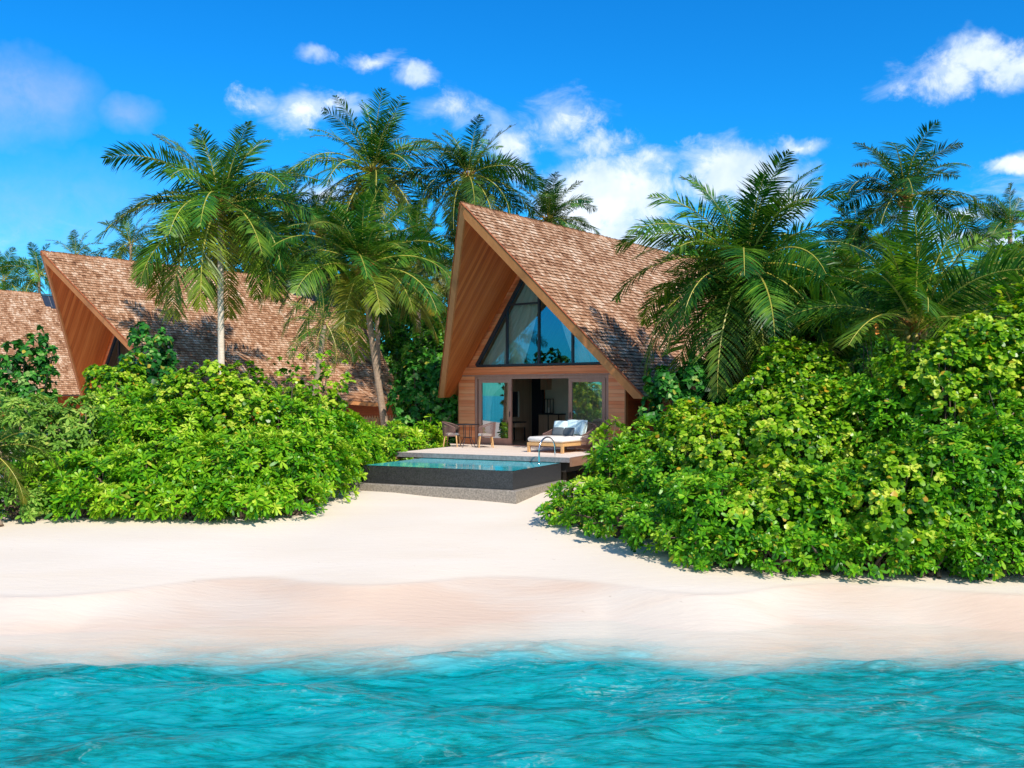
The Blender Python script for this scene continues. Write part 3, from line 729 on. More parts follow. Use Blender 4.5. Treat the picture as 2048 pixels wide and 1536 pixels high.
def pillow(name, m_, loc, rot, sx, sy, th, label, group):
    n = 14; Vs = []; Fs = []
    for sgn in (1, -1):
        for j in range(n+1):
            for i in range(n+1):
                u = i/n*2-1; v = j/n*2-1
                k = max(0, (1-u**4)*(1-v**4))**.55; pin = 1-.07*(u*u*v*v)
                bul = 1-.06*(1-abs(u))*0
                Vs.append((u*sx/2*pin*(1-.05*(1-v*v)*0), sgn*th/2*k, v*sy/2*pin))
    o0 = (n+1)**2
    for j in range(n):
        for i in range(n):
            q = j*(n+1)+i; Fs.append((q, q+1, q+n+2, q+n+1)); Fs.append((o0+q, o0+q+n+1, o0+q+n+2, o0+q+1))
    o = obj_np(name, np.array(Vs), Fs, m_, smooth=True)
    o.matrix_world = Matrix.Translation(loc) @ Matrix.Rotation(-math.atan2(.616, .788), 4, 'Z') @ rot
    return tag(o, label, 'pillow', group)
bc = Vector((Bp-ed*DW/2+fd*DL/2))
def dpt(x, y, z): return bc+ed*x+fd*y+Vector((0, 0, DECKZ+z))
tl = Matrix.Rotation(R(-14), 4, 'X')
G1 = 'pale blue pillows on the daybed'
pillow('pillow', M['blue'], dpt(-.40, .40, .68), Matrix.Rotation(R(20), 4, 'Z')@tl, .44, .44, .15, 'pale blue square pillow, leftmost along the daybed back', G1)
pillow('pillow', M['blue'], dpt(-.12, .62, .70), Matrix.Rotation(R(6), 4, 'Z')@tl, .46, .46, .15, 'pale blue square pillow second from left along the daybed back', G1)
pillow('pillow', M['blue'], dpt(.20, .62, .70), Matrix.Rotation(R(-10), 4, 'Z')@tl, .48, .46, .16, 'large pale blue pillow in the middle of the daybed back', G1)
pillow('pillow', M['blue'], dpt(.42, .38, .68), Matrix.Rotation(R(-52), 4, 'Z')@tl, .48, .44, .16, 'pale blue pillow leaning on the right side of the daybed back', G1)
G2 = 'charcoal pillows on the daybed'
pillow('pillow', M['grey'], dpt(-.30, .12, .58), Matrix.Rotation(R(8), 4, 'Z')@Matrix.Rotation(R(-22), 4, 'X'), .38, .27, .12, 'charcoal oblong pillow on the left, in front of the blue ones', G2)
pillow('pillow', M['grey'], dpt(.08, .14, .58), Matrix.Rotation(R(-8), 4, 'Z')@Matrix.Rotation(R(-22), 4, 'X'), .42, .27, .12, 'charcoal oblong pillow on the right, in front of the blue ones', G2)

# indoor furniture
def hl_(s_, t_, z): return C0+u_*s_+dd*t_+Vector((0, 0, DECKZ+z))
DS = empty('writing_desk', hl_(-2.9, 2.05, 0), -YAW); tag(DS, 'dark writing desk with pale drawer against the wooden wall indoors', 'desk')
MB().box(-.28, .28, -.75, .75, .66, .70).build('desk_top', M['black'], DS)
MB().box(-.25, .25, .15, .72, .50, .655).build('drawer', M['panel'], DS); MB().box(-.27, -.0, -.7, .1, .60, .655).build('apron', M['black'], DS)
for x in (-.24, .24):
    for y in (-.7, .7): MB().box(x-.02, x+.02, y-.02, y+.02, 0, .495).build('leg', M['black'], DS)
SH = empty('kitchen_cabinet', hl_(-2.25, 3.85, 0), -YAW); tag(SH, 'low wooden cabinet with black top at the back of the room', 'cabinet')
MB().box(-.45, .45, -.2, .22, .05, .93).build('cabinet_body', M['panel'], SH); MB().box(-.48, .48, -.24, .23, .935, .975).build('cabinet_top', M['black'], SH)
for x in (-.46, .0, .46): MB().box(x-.015, x+.015, -.225, -.203, 0, .93).build('frame_post', M['black'], SH)
LN = empty('glass_lantern', hl_(-2.3, 3.75, .978), -YAW); tag(LN, 'black framed lantern standing on the indoor cabinet', 'lantern')
mb = MB()
for x in (-.13, .13):
    for y in (-.1, .1): mb.box(x-.012, x+.012, y-.012, y+.012, 0, .52)
mb.box(-.142, .142, -.112, .112, .521, .545); mb.box(-.142, .142, -.112, .112, 0.0, .0245); mb.build('lantern_frame', M['black'], LN)
MB().tube([(0, 0, .03), (0, 0, .22)], .04, 10).build('candle', M['cream'], LN)

# bamboo fence between the villas
BF = empty('bamboo_fence', P(850, 850, 37), R(-8)); BF.location.z = .9; tag(BF, 'brown bamboo screen fence behind the bushes between the two villas', 'fence')
mb = MB()
for k in range(90): mb.tube([(-3.2+k*.052, 0, 0), (-3.2+k*.052, 0, 1.75+.05*math.sin(k*3.1))], .024, 5)
mb.build('cane_screen', M['bamboo'], BF)
mb = MB(); mb.box(-3.3, 1.5, .03, .07, .4, .46); mb.box(-3.3, 1.5, .03, .07, 1.4, 1.46); mb.build('rail', M['cladk'], BF)

# ------------------------------------------------------------------ foliage
def unit(v): return v/np.maximum(np.linalg.norm(v, axis=-1, keepdims=True), 1e-9)
def rosettes(Pn, Nn, size, k=11, segs=3, wid=.30, e0=18, e1_=88, prof=(.12,.55,1.0,.35), droop=.35, rg=rng):
    n = len(Pn); Nn = unit(Nn)
    a = np.where(np.abs(Nn[:, 2:3]) < .9, np.array([[0, 0, 1.]]), np.array([[1., 0, 0]]))
    E1 = unit(np.cross(Nn, a)); E2 = np.cross(Nn, E1)
    j = np.arange(k)
    az = (j*2.39996)[None, :]+rg.uniform(0, 6.28, (n, 1))+rg.normal(0, .25, (n, k))
    el = np.radians(e0+(e1_-e0)*((j+.5)/k)**.75)[None, :]+rg.normal(0, .14, (n, k))
    rad = np.cos(az)[..., None]*E1[:, None]+np.sin(az)[..., None]*E2[:, None]
    ax_ = Nn[:, None]*np.ones((n, k, 1))
    d = ax_*np.cos(el)[..., None]+rad*np.sin(el)[..., None]
    W_ = unit(np.cross(ax_, rad)); up = np.cross(d, W_)
    L = size[:, None]*(.62+.38*((j+1)/k))[None, :]*rg.uniform(.8, 1.15, (n, k))
    tw = rg.normal(0, .28, (n, k))[..., None]
    Wt = W_*np.cos(tw)+up*np.sin(tw)
    Vv = np.zeros((n, k, segs+1, 2, 3))
    for s_ in range(segs+1):
        f = s_/segs
        c = Pn[:, None]+d*(L*f)[..., None]-ax_*(L*f*f*droop)[..., None]-np.array([0,0,1.])*(L*f*f*.10)[..., None]
        ww = (L*wid*prof[s_]*.5)[..., None]
        Vv[:, :, s_, 0] = c-Wt*ww; Vv[:, :, s_, 1] = c+Wt*ww
    V = Vv.reshape(-1, 3); m_ = n*k
    b = (np.arange(m_)*(segs+1)*2)[:, None]+np.arange(segs)[None, :]*2
    Fq = np.stack([b, b+1, b+3, b+2], -1).reshape(-1, 4)
    rr = np.clip(rg.normal(.42, .2, (n, 1))+rg.normal(0, .14, (n, k)), 0, 1)
    inner = (1-(j+1)/k)[None, :]*.28
    rr = np.clip(rr+inner, 0, 1)
    ag = (rg.uniform(0, 1, (n, k)) < .03)*rg.uniform(.4, 1, (n, k))
    rep = (segs+1)*2
    return V, Fq, np.repeat(rr.ravel(), rep), np.repeat(ag.ravel(), rep)
def lump(d, rg_ph, amp=.16):
    x, y, z = d[:, 0], d[:, 1], d[:, 2]
    return 1+amp*(np.sin(3.1*x+rg_ph[0])*np.cos(2.7*y+rg_ph[1])+.7*np.sin(5.2*z+4.1*x+rg_ph[2])+.5*np.cos(7*y-6*z+rg_ph[0]*2))
KINDS_ = {
 'ros':   dict(m='ros', k=13, wid=.27, size=.24, dens=22, e0=12, e1_=80, droop=.16, prof=(.10,.5,1.0,.55)),
 'rosd':  dict(m='rosd', k=12, wid=.34, size=.168, dens=35, e0=12, e1_=85, droop=.15, prof=(.10,.55,1.0,.6)),
 'round': dict(m='round', k=9, wid=.78, size=.122, dens=50, e0=25, e1_=105, droop=.2, prof=(.25,.95,1.0,.45)),
 'grey':  dict(m='grey_leaf', k=13, wid=.34, size=.19, dens=22, e0=10, e1_=100, droop=.3, prof=(.2,.7,1.0,.4)),
 'tree':  dict(m='tree', k=9, wid=.45, size=.22, dens=17, e0=25, e1_=110, droop=.3, prof=(.2,1.0,.8,.1)),
 'treel': dict(m='treel', k=9, wid=.42, size=.20, dens=19, e0=25, e1_=110, droop=.3, prof=(.2,1.0,.8,.1)),
 'glossy':dict(m='glossy', k=8, wid=.75, size=.19, dens=22, e0=30, e1_=120, droop=.3, prof=(.5,1.0,.8,.12)),
}
def foliage_pts(c, r, dens, rg, low=-.85, shell=.30, boxy=.86, amp=.16, sprig=0.0):
    area = 4*math.pi*((r[0]*r[1])**1.6/3+(r[0]*r[2])**1.6/3+(r[1]*r[2])**1.6/3)**(1/1.6)
    n = int(area*dens*1.35)
    d = unit(rg.normal(size=(n, 3))); d = d[d[:, 2] > low]
    ph = rg.uniform(0, 6.28, 3); lm = lump(d*1.0, ph, amp)
    b = np.sign(d)*np.abs(d)**boxy
    f = lm*(1-shell*rg.uniform(0, 1, len(d))**2.2)*np.where((rg.uniform(0, 1, len(d)) < sprig) & (d[:, 2] > -.2), rg.uniform(1.03, 1.14, len(d)), 1)
    Pn = c+b*r*f[:, None]
    Nn = unit(d/np.array(r))*.9+np.array([0, -.12, .75])+rg.normal(0, .28, d.shape)
    return Pn, Nn
def branches(mb, c, base, pts, rg, n, r0=.03):
    for i in rg.choice(len(pts), min(n, len(pts)), replace=False):
        p = Vector(pts[i]); b = Vector(base)+Vector((rg.normal(0, .12), rg.normal(0, .12), 0)); mid = b.lerp(p, .5)+Vector((rg.normal(0, .12), rg.normal(0, .12), .15))
        mb.tube([b, b.lerp(mid, .5)+Vector((0, 0, .05)), mid, mid.lerp(p, .55), p], [r0, r0*.85, r0*.6, r0*.4, r0*.2], 5, cap=False)
def shrub(px, d, top, r, kind, label, group=None, cat='shrub', gz=None, ry=None, name='shrub', nb=14, low=-.7, dens=1.0, size=1.0, age=0., twig='twig', parts=None, amp=.16, base_lift=0.0, zc=None, k=None, squash=1.0, shell=.3):
    """leafy shrub or tree crown: px = photo column, d = distance, top = photo row of its top, r = half width"""
    rg = np.random.default_rng(abs(hash((px, int(d*10), top))) % (2**31) if False else int(px*7+d*131+top*3) % (2**31))
    K = KINDS_[kind]; x = (px-1024)/F_PX*d; zt_ = CAMZ+(HY-top)/F_PX*d
    g0 = float(ground_z(x, d)) if gz is None else gz
    bot = g0+base_lift; rz = (zt_-bot)/2/1.04; c = np.array([0, 0, bot-g0+rz]); ry = ry or r*.9
    Pn, Nn = foliage_pts(c, np.array([r, ry, rz]), K['dens']*dens, rg, low, boxy=.84, amp=amp, shell=shell, sprig=.07 if cat == 'shrub' else 0.)
    keep = Pn[:, 2] > .04; Pn, Nn = Pn[keep], Nn[keep]
    sz = K['size']*size*rg.uniform(.7, 1.25, len(Pn))
    V, Fq, rr, ag = rosettes(Pn, Nn, sz, k or K['k'], 3, K['wid'], K['e0'], K['e1_'], K['prof'], K['droop'], rg)
    V[:, 2] = np.maximum(V[:, 2], .01)
    if age: ag = np.clip(ag+age, 0, 1)
    o = empty(name, (x, d, g0)); tag(o, label, cat, group)
    obj_np('foliage', V, Fq, M[K['m']], o, attrs={'rnd': rr, 'age': ag}, smooth=True)
    mb = MB(); branches(mb, c, (0, 0, 0), Pn, rg, nb, .035 if cat == 'shrub' else .07)
    mb.build('branches' if cat == 'shrub' else 'trunk', M[twig], o, smooth=True)
    return o, Pn

# ------------------------------------------------------------------ palms
def frond(L, azi, el0, droop, twist, rg, leaf=.25, n=38, width=.042, hang=.55, age=0., seg=14, gap=0.1):
    """returns verts/faces of one feather frond rooted at origin"""
    hx, hy = math.cos(azi), math.sin(azi)
    pts = []; tn = []; p = np.zeros(3); s_ = np.linspace(0, 1, seg+1); side_b = rg.normal(0, .12)
    a2 = azi
    for i, q in enumerate(s_):
        e = el0-droop*q**1.35; a2 = azi+side_b*q*2
        t_ = np.array([math.cos(e)*math.cos(a2), math.cos(e)*math.sin(a2), math.sin(e)])
        pts.append(p.copy()); tn.append(t_); p = p+t_*L/seg
    pts = np.array(pts); tn = np.array(tn)
    # rachis
    V = []; Fc = []; rn = []; ag = []; mi = []
    for i in range(seg+1):
        t_ = tn[i]; sd = unit(np.cross(t_, [0, 0, 1.])); up = np.cross(sd, t_); rr = (.032*(1-s_[i])+.006)*L/3.5
        V += [pts[i]+sd*rr, pts[i]+up*rr*.8, pts[i]-sd*rr, pts[i]-up*rr*.8]
    for i in range(seg):
        for j in range(4): Fc.append((i*4+j, i*4+(j+1)%4, i*4+4+(j+1)%4, i*4+4+j)); mi.append(1)
    V = np.array(V); nr = len(V)
    # leaflets, vectorised over both sides
    q = np.concatenate([np.linspace(.13, .995, n)]*2)+rg.normal(0, .006, 2*n); q = np.clip(q, .1, 1)
    sg = np.concatenate([np.ones(n), -np.ones(n)])
    B = np.stack([np.interp(q, s_, pts[:, i]) for i in range(3)], -1); Tn = unit(np.stack([np.interp(q, s_, tn[:, i]) for i in range(3)], -1))
    sd = unit(np.cross(Tn, [0, 0, 1.])); up = np.cross(sd, Tn)
    # roll the frond blade by twist
    ct, st_ = math.cos(twist), math.sin(twist); sd2 = sd*ct+up*st_; up2 = up*ct-sd*st_
    gi = (np.clip(q, 0, .999)*rg.uniform(8, 13)+rg.uniform(0, 1)).astype(int)+np.where(sg > 0, 0, 20)
    g1 = rg.normal(0, .16, 60)[gi]; g2 = rg.normal(0, .16, 60)[gi]; g3 = np.where(rg.uniform(0, 1, 60) < .07, .55, 1.)[gi]
    ll = g3*L*leaf*(np.sin(np.clip(q*1.02, 0, 1)**.75*math.pi)**.55*.75+.28)*np.where(q > .9, .75, 1)*rg.uniform(.82, 1.12, 2*n)
    fw = .28+.62*q+rg.normal(0, .07, 2*n)
    D0 = unit(sd2*sg[:, None]*.95+Tn*(fw+g1)[:, None]+up2*(.18+g2)[:, None]+rg.normal(0, .06, (2*n, 3)))
    W_ = unit(np.cross(D0, up2)+rg.normal(0, .12, (2*n, 3)))
    hg = hang*rg.uniform(.6, 1.4, 2*n)*(1.0)
    sgm = 3; LV = np.zeros((2*n, sgm+1, 2, 3)); wp = [.5, 1.0, .75, .08]
    down = np.array([0, 0, -1.])
    for k in range(sgm+1):
        f = k/sgm; c = B+D0*(ll*f*(1-.18*f*hg))[:, None]+down*(ll*hg*f**1.7*.62)[:, None]
        ww = (width*L/3.5*wp[k]*rg.uniform(.85, 1.1, 2*n))[:, None]*.5
        LV[:, k, 0] = c-W_*ww; LV[:, k, 1] = c+W_*ww
    LVf = LV.reshape(-1, 3)
    b = nr+(np.arange(2*n)*(sgm+1)*2)[:, None]+np.arange(sgm)[None, :]*2
    Fl = np.stack([b, b+1, b+3, b+2], -1).reshape(-1, 4)
    base = rg.normal(.45, .12)
    r1 = np.clip(base+rg.normal(0, .13, 2*n), 0, 1); tipage = np.clip(age+(q > .85)*age*.5+rg.normal(0, .06, 2*n)*(age > .05), 0, 1)
    rn = np.concatenate([np.full(nr, .5), np.repeat(r1, (sgm+1)*2)]); ag = np.concatenate([np.zeros(nr), np.repeat(tipage, (sgm+1)*2)])
    return np.concatenate([V, LVf]), np.concatenate([np.array(Fc), Fl]), rn, ag, np.array(mi+[0]*len(Fl))
def palm(px, py, d, L, base_px, label, n=26, group='coconut palms around the villas', trunk='trk2', leafm='palm', rib='rach', detail=True, gz=None, r0=.13, base_d=None, wind=0.0, upright=0.0, lean=0.0, yellow=.25, az_list=None, fruit=True, leaf=.255, nl=74, cat='palm tree', hang=.42, width=.041, lowel=-50, bendpx=0):
    rg = np.random.default_rng(int(px*13+py*5+d*17) % (2**31))
    c = P(px, py, d); bd = base_d or d; bx = (base_px-1024)/F_PX*bd; g0 = float(ground_z(bx, bd)) if gz is None else gz
    o = empty('palm_tree', (bx, bd, g0)); tag(o, label, cat, group)
    top = Vector((c.x-bx, c.y-bd, c.z-g0))
    mid = top*.5+Vector((bendpx/F_PX*d, 0, 0))
    N_ = 22; pts = []; rr = []
    for i in range(N_+1):
        f = i/N_; p = Vector((0,0,0))*(1-f)**2+mid*2*f*(1-f)+top*f*f; pts.append(p)
        rr.append(r0*(1.0-.35*f)*(1+.5*math.exp(-f*14))*(1+.025*(i % 2)))
    MB().tube(pts, rr, 12).build('trunk', M[trunk], o, smooth=True)
    cr = []
    n = int(n*1.18)
    for i in range(n):
        f = i/(n-1)
        az_ = i*2.39996+rg.normal(0, .22) if az_list is None else az_list[i % len(az_list)]+rg.normal(0, .1)
        el = R(86-(86-lowel)*f**.95)+rg.normal(0, .10)+upright*(1-f)
        dr = R(38+42*(1-abs(f-.45)))+rg.normal(0, .10)-upright*.35
        if f < .16: dr *= .75
        ag = float(np.clip((f-.62)*yellow*3.2, 0, .75))*rg.uniform(.4, 1.2) if f > .6 else (rg.uniform(0, .12) if rg.uniform() < .3 else 0)
        LL = L*(.78+.25*math.sin(min(1, f*1.5)*math.pi/2))*rg.uniform(.88, 1.08)
        a3 = az_
        if wind: a3 = math.atan2(math.sin(az_)+0*wind, math.cos(az_)-wind)
        V, Fq, r_, g_, mi = frond(LL, a3, el, dr, rg.normal(0, .45), rg, leaf=leaf, n=nl, age=ag, hang=hang*(.6+.8*f), width=width)
        V = V+np.array([math.cos(a3)*.08, math.sin(a3)*.08, rg.uniform(-.1, .1)])
        cr.append((V, Fq, r_, g_, mi))
    if detail:
        for V, Fq, r_, g_, mi in cr:
            obj_np('frond', V, Fq, [M[leafm], M[rib]], o, attrs={'rnd': r_, 'age': g_}, midx=mi, loc=top)
    else:
        off = 0; Vs, Fs, rs, gs, ms = [], [], [], [], []
        for V, Fq, r_, g_, mi in cr: Vs.append(V); Fs.append(Fq+off); rs.append(r_); gs.append(g_); ms.append(mi); off += len(V)
        obj_np('crown', np.concatenate(Vs), np.concatenate(Fs), [M[leafm], M[rib]], o, attrs={'rnd': np.concatenate(rs), 'age': np.concatenate(gs)}, midx=np.concatenate(ms), loc=top)
    # fibrous crown base with nuts
    if detail and fruit:
        mb = MB()
        for k in range(11):
            a = k*2.4; q = Vector((math.cos(a)*.19, math.sin(a)*.19, -.12-.14*(k % 3)))+top; rad = .085
            vs = []; fs = []; n1, n2 = 8, 5
            for j in range(n2+1):
                ph = math.pi*j/n2
                for i in range(n1): th = 2*math.pi*i/n1; vs.append(q+Vector((rad*math.sin(ph)*math.cos(th), rad*math.sin(ph)*math.sin(th), rad*1.25*math.cos(ph))))
            for j in range(n2):
                for i in range(n1): fs.append((j*n1+i, j*n1+(i+1) % n1, (j+1)*n1+(i+1) % n1, (j+1)*n1+i))
            mb.add(vs, fs)
        mb.build('coconuts', M['fruit'], o, smooth=True)
        mb = MB()
        for k in range(16):
            a = k*2.4+1; ca, sa = math.cos(a), math.sin(a)
            mb.tube([top+Vector((ca*.05, sa*.05, -.18)), top+Vector((ca*.2, sa*.2, .1)), top+Vector((ca*.42, sa*.42, .28-.04*(k % 6)))], [.035, .028, .012], 5)
        mb.build('leaf_sheaths', M['orange'], o, smooth=True)
    return o
GP = 'coconut palms around the villas'
palm(440, 412, 33.5, 4.15, 444, 'tall coconut palm with straight pale trunk in front of the left villa roof', 38, trunk='trk1', r0=.135, yellow=.42, lowel=-48, bendpx=0)
palm(726, 535, 34.5, 3.8, 784, 'coconut palm with curved brown trunk rising between the two villas', 36, r0=.14, yellow=.32, lowel=-30, bendpx=-6, gz=.9)
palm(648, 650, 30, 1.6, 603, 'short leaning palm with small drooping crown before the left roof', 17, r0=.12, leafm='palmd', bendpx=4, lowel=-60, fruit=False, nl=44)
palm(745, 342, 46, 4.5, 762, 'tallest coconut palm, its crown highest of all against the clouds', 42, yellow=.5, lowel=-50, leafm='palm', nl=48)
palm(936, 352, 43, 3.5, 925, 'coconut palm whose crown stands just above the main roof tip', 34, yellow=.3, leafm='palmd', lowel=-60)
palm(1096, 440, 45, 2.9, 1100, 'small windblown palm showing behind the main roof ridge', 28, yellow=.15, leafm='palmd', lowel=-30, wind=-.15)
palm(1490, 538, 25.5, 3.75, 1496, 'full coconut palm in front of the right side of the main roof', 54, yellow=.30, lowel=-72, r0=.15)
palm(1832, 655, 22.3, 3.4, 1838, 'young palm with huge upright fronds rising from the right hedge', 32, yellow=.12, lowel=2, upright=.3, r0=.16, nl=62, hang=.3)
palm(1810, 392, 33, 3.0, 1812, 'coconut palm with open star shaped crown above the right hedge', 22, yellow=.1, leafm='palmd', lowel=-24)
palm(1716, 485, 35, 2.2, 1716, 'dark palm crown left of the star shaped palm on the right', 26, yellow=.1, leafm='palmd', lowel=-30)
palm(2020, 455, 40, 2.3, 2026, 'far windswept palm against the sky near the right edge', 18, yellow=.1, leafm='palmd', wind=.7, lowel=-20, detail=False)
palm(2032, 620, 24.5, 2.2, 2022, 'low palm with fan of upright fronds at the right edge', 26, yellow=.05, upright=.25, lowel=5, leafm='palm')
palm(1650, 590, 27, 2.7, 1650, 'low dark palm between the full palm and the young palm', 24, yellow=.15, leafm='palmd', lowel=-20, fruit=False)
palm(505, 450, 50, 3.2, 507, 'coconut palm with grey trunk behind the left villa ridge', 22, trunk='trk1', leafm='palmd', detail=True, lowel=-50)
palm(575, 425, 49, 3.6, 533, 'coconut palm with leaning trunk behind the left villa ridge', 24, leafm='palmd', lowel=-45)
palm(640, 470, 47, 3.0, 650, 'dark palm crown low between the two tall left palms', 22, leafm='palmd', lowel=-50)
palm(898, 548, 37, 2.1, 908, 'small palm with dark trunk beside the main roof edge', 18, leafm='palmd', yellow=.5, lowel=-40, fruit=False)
palm(835, 500, 41, 2.9, 840, 'palm crown filling the gap left of the main roof tip', 22, leafm='palm', yellow=.3, lowel=-50, fruit=False)
palm(8, 560, 64, 2.9, 8, 'far small palm at the left edge above the roof', 14, detail=False, leafm='palm')
palm(78, 548, 64, 3.0, 85, 'far small palm left of the dark wooden prow', 16, detail=False)
palm(152, 512, 64, 2.4, 152, 'far small palm just showing over the left villa ridge', 14, detail=False)
palm(262, 488, 56, 2.5, 262, 'far palm showing over the left villa ridge beside the tall palm', 18, detail=False)
palm(-35, 905, 20.6, 1.7, -12, 'low dried palm at the left edge of the beach', 14, yellow=.5, leafm='palmd', r0=.13, base_d=20.2, fruit=False, lowel=-40)

# ------------------------------------------------------------------ background trees
GT = 'broadleaf trees behind the villas'
def tr(px, d, top, r, kind, label, bl=.5, **k):
    return shrub(px, d, top, r, kind, label, GT, cat='tree', name='broadleaf_tree', base_lift=bl, nb=10, amp=.22, **k)
tr(838, 50, 560, 2.4, 'treel', 'light green tree between the two villas, left of the gap', size=1.3, dens=.7)
tr(880, 46, 580, 1.7, 'treel', 'light green tree beside the main roof edge', size=1.3, dens=.7)
tr(868, 35.5, 668, 1.2, 'tree', 'dark leafy tree just left of the main roof prow', size=1.1)
tr(846, 33.6, 716, 1.1, 'glossy', 'broad leaved dark bush tree by the corner of the main villa', bl=.1)
tr(898, 33.8, 700, .95, 'glossy', 'narrow dark tree hugging the villa wall under the prow', bl=0)
tr(700, 52, 480, 5, 'tree', 'dark tree mass behind the two tall left palms', size=1.8, dens=.4)
tr(560, 56, 480, 4.2, 'tree', 'dark tree behind the left villa ridge', size=1.8, dens=.4)
tr(1330, 42, 500, 2.8, 'tree', 'tree rising behind the right end of the main ridge', size=1.5, dens=.55)
tr(1420, 41, 490, 3.2, 'treel', 'wide tree behind the full palm on the right', size=1.5, dens=.55)
tr(1560, 39, 500, 3.4, 'tree', 'wide dark tree right of the full palm', size=1.5, dens=.55)
tr(1690, 37, 520, 3.0, 'tree', 'dark tree under the star shaped palm', size=1.5, dens=.55)
tr(1830, 35, 545, 3.2, 'tree', 'dark tree behind the young palm', size=1.5, dens=.55)
tr(2010, 31, 470, 1.7, 'treel', 'bright green tree below the far windswept palm', size=1.3, dens=.8)
tr(1960, 30, 540, 2.4, 'tree', 'dark tree between the young palm and the right edge', size=1.4, dens=.6)
tr(1600, 26.5, 590, 2.0, 'tree', 'low dark tree behind the round leaved hedge', size=1.2)
tr(1520, 27, 640, 1.6, 'treel', 'light tree below the full palm crown', size=1.1)
tr(2080, 27, 560, 2.2, 'tree', 'dark tree cut off by the right edge', size=1.3)
f_x = []
# far forest belt
rg = np.random.default_rng(77); pts = []; nn = []
for k in range(120):
    a = -130+k*2.2; c = np.array([a, 78+6*math.sin(k*1.7), 3.2]); q, nq = foliage_pts(c, np.array([2.6, 2.6, 3.0+.8*math.sin(k*2.3)]), 2.6, rg, low=-.4); pts.append(q); nn.append(nq)
pts = np.concatenate(pts); nn = np.concatenate(nn)
V, Fq, rr, ag = rosettes(pts, nn, np.full(len(pts), .75), 7, 2, .5, 25, 110, (.3,1,.2), .3, rg)
tag(obj_np('far_forest', V, Fq, M['tree'], attrs={'rnd': rr, 'age': ag}), 'dense green belt of forest far behind the villas', 'forest', kind='stuff')

# ------------------------------------------------------------------ shrubs on the left
GL = 'beach shrubs left of the pool'
def sl_(px, d, top, r, kind, label, **k): return shrub(px, d, top, r, kind, label, GL, **k)
sl_(40, 23.6, 775, 1.35, 'grey', 'grey green shrub with yellowish flower heads at far left of the hedge', twig='twigl', nb=34, age=.04)
sl_(150, 23.3, 790, 1.15, 'grey', 'grey green shrub with bare pale twigs under the wooden prow', twig='twigl', nb=30, age=.06)
sl_(42, 21.2, 968, .95, 'grey', 'low grey green shrub on the sand at the left edge')
sl_(110, 22.4, 905, .95, 'ros', 'long leaved shrub above the low grey green one')
sl_(250, 24.2, 768, 1.25, 'ros', 'long leaved shrub directly below the dark prow opening')
sl_(330, 23.2, 800, 1.2, 'ros', 'bright long leaved shrub left of the pale palm trunk foot')
sl_(405, 24.4, 726, 1.25, 'round', 'round leaved bush at the foot of the pale palm trunk', nb=26)
sl_(480, 24.0, 745, 1.15, 'round', 'round leaved bush right of the pale palm trunk', nb=26)
sl_(570, 24.2, 790, 1.2, 'ros', 'long leaved shrub below the left villa roof centre')
sl_(650, 24.6, 815, 1.1, 'ros', 'long leaved shrub under the leaning palm')
sl_(215, 22.0, 890, 1.15, 'ros', 'mid height long leaved shrub, second row left')
sl_(330, 22.0, 880, 1.15, 'ros', 'mid height long leaved shrub, second row centre left')
sl_(450, 22.0, 868, 1.2, 'ros', 'mid height long leaved shrub, second row centre')
sl_(560, 22.3, 862, 1.1, 'ros', 'mid height long leaved shrub, second row centre right')
sl_(628, 23.0, 862, .9, 'ros', 'mid height long leaved shrub, second row nearest the pool')
sl_(170, 21.3, 965, .85, 'ros', 'low front shrub touching the sand at left')
sl_(275, 21.2, 960, .9, 'ros', 'low front shrub touching the sand, second from left')
sl_(385, 21.1, 960, .9, 'ros', 'low front shrub touching the sand, middle of the row')
sl_(490, 21.1, 958, .95, 'ros', 'low front shrub touching the sand, second from the pool')
sl_(585, 21.5, 950, .8, 'ros', 'low front shrub touching the sand nearest the pool')
sl_(742, 28.4, 868, .95, 'ros', 'long leaved shrub behind the left corner of the pool')
sl_(690, 26.2, 835, .95, 'ros', 'long leaved shrub left of the curved palm foot')
sl_(800, 30.2, 850, .8, 'ros', 'long leaved shrub at the left side of the deck')
sl_(853, 32.2, 842, .62, 'ros', 'small long leaved shrub beside the left armchair')
sl_(298, 26.8, 640, 1.0, 'glossy', 'tall leafy bush covering the opening of the left villa', dens=.75, nb=26, shell=.6)
sl_(50, 27.5, 652, .85, 'glossy', 'tall leafy bush in front of the roof at the left edge', dens=.8, nb=24, shell=.6)
sl_(230, 25.6, 700, .8, 'round', 'small round leaved bush under the tall leafy one', dens=.8, nb=16)
sl_(600, 26.6, 705, 1.05, 'round', 'sparse light bush with open branches before the left villa eave', dens=.28, nb=40, shell=.9, amp=.3)
sl_(665, 26.9, 712, .8, 'round', 'sparse light bush right of the open branched one', dens=.25, nb=30, shell=.9, amp=.3, size=1.1)

# ------------------------------------------------------------------ shrubs on the right
GR = 'beach shrubs right of the pool'
def sr(px, d, top, r, kind, label, **k): return shrub(px, d, top, r, kind, label, GR, **k)
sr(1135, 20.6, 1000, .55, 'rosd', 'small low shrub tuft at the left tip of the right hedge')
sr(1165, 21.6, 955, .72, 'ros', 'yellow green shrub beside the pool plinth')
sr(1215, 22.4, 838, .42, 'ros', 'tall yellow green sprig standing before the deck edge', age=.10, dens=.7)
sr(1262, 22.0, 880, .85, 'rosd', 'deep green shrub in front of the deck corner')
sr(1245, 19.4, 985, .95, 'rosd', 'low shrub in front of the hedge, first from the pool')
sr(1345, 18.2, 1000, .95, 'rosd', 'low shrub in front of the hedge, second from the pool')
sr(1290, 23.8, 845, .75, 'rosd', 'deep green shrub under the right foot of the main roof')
sr(1350, 20.6, 895, 1.15, 'rosd', 'deep green shrub in the middle of the left hedge end')
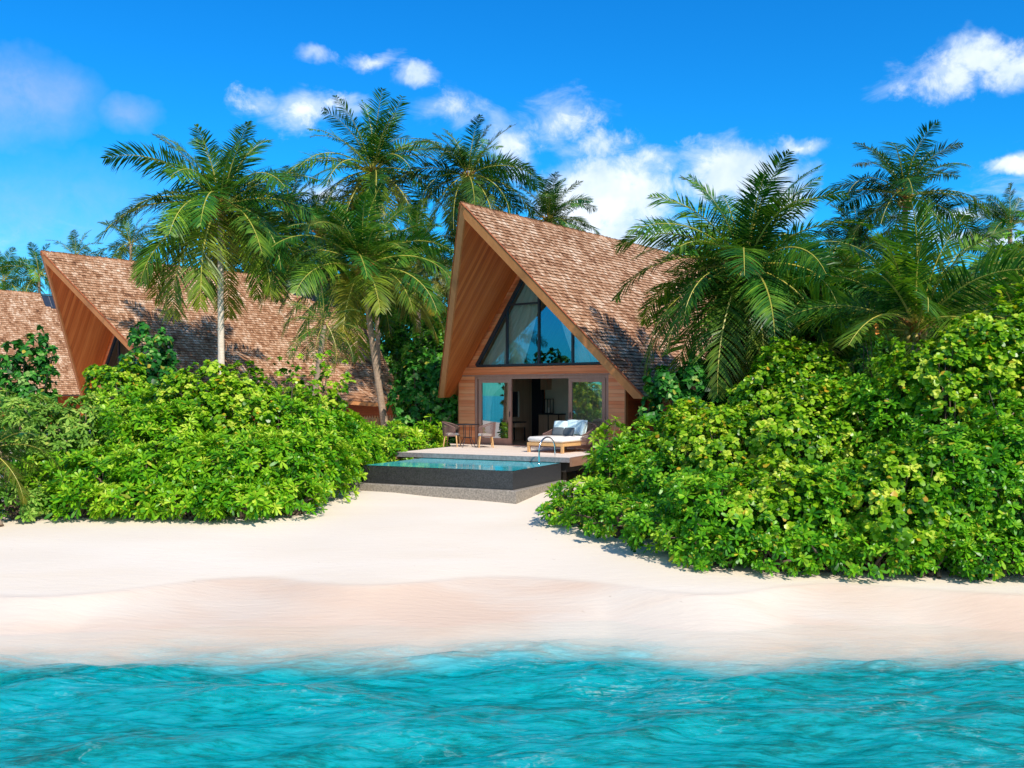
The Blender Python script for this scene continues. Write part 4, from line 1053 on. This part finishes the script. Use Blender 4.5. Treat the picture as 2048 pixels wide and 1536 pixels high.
sr(1385, 22.6, 800, 1.05, 'round', 'round leaved bush at the left shoulder of the hedge', nb=24)
sr(1560, 22.8, 700, 1.25, 'round', 'round leaved bush below the full palm', nb=24)
sr(1620, 22.4, 682, 1.1, 'round', 'round leaved bush on top of the hedge centre', nb=24)
sr(1470, 20.4, 808, 1.3, 'round', 'big round leaved bush in the hedge centre left', nb=30)
sr(1600, 20.0, 775, 1.3, 'round', 'big round leaved bush in the hedge centre', nb=30)
sr(1720, 20.4, 735, 1.2, 'rosd', 'deep green bush in the dip of the hedge')
sr(1790, 19.6, 745, 1.2, 'rosd', 'deep green bush below the young palm')
sr(1905, 19.2, 632, 1.4, 'round', 'tallest round leaved bush of the hedge near the right edge', nb=34)
sr(2025, 19.0, 592, 1.45, 'round', 'tall round leaved bush cut off by the right edge', nb=34)
sr(2140, 19.0, 580, 1.3, 'round', 'round leaved bush just past the right edge', dens=.7)
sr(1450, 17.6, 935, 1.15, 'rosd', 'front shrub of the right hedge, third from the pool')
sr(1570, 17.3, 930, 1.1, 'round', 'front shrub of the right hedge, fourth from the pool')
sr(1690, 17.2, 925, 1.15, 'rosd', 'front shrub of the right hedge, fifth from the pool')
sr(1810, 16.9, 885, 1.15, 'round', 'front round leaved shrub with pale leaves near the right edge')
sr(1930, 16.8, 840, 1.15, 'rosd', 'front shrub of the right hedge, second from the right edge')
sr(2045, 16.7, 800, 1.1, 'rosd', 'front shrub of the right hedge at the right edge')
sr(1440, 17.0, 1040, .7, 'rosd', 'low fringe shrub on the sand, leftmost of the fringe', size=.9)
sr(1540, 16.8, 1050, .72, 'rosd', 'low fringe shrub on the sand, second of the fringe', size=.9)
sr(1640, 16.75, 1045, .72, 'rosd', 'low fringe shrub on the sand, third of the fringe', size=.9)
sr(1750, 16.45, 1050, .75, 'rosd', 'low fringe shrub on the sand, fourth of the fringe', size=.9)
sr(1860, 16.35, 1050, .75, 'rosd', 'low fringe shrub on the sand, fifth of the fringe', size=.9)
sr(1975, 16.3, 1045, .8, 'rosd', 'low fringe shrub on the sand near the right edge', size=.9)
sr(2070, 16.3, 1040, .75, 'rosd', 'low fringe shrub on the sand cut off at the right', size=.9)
sr(1340, 25.2, 716, .7, 'glossy', 'dark broad leaved bush against the foot of the main roof', nb=18)
sr(1405, 25.0, 712, .8, 'glossy', 'dark broad leaved bush right of the roof foot', nb=18)
o, pts = sr(1765, 22.2, 645, .85, 'treel', 'airy bush with orange flowers left of the young palm', dens=.5, nb=30, shell=.7, age=.1)
for (px, py) in ((1752, 652), (1753, 664)):
    q = P(px, py, 21.3)-Vector(o.location); mb = MB()
    for k in range(5):
        a = k*1.2566; mb.add([q, q+Vector((math.cos(a)*.05, -.02, math.sin(a)*.05)), q+Vector((math.cos(a+.6)*.065, -.04, math.sin(a+.6)*.065)), q+Vector((math.cos(a+1.2)*.05, -.02, math.sin(a+1.2)*.05))], [(0,1,2,3)])
    mb.build('flower', M['flower'], o)
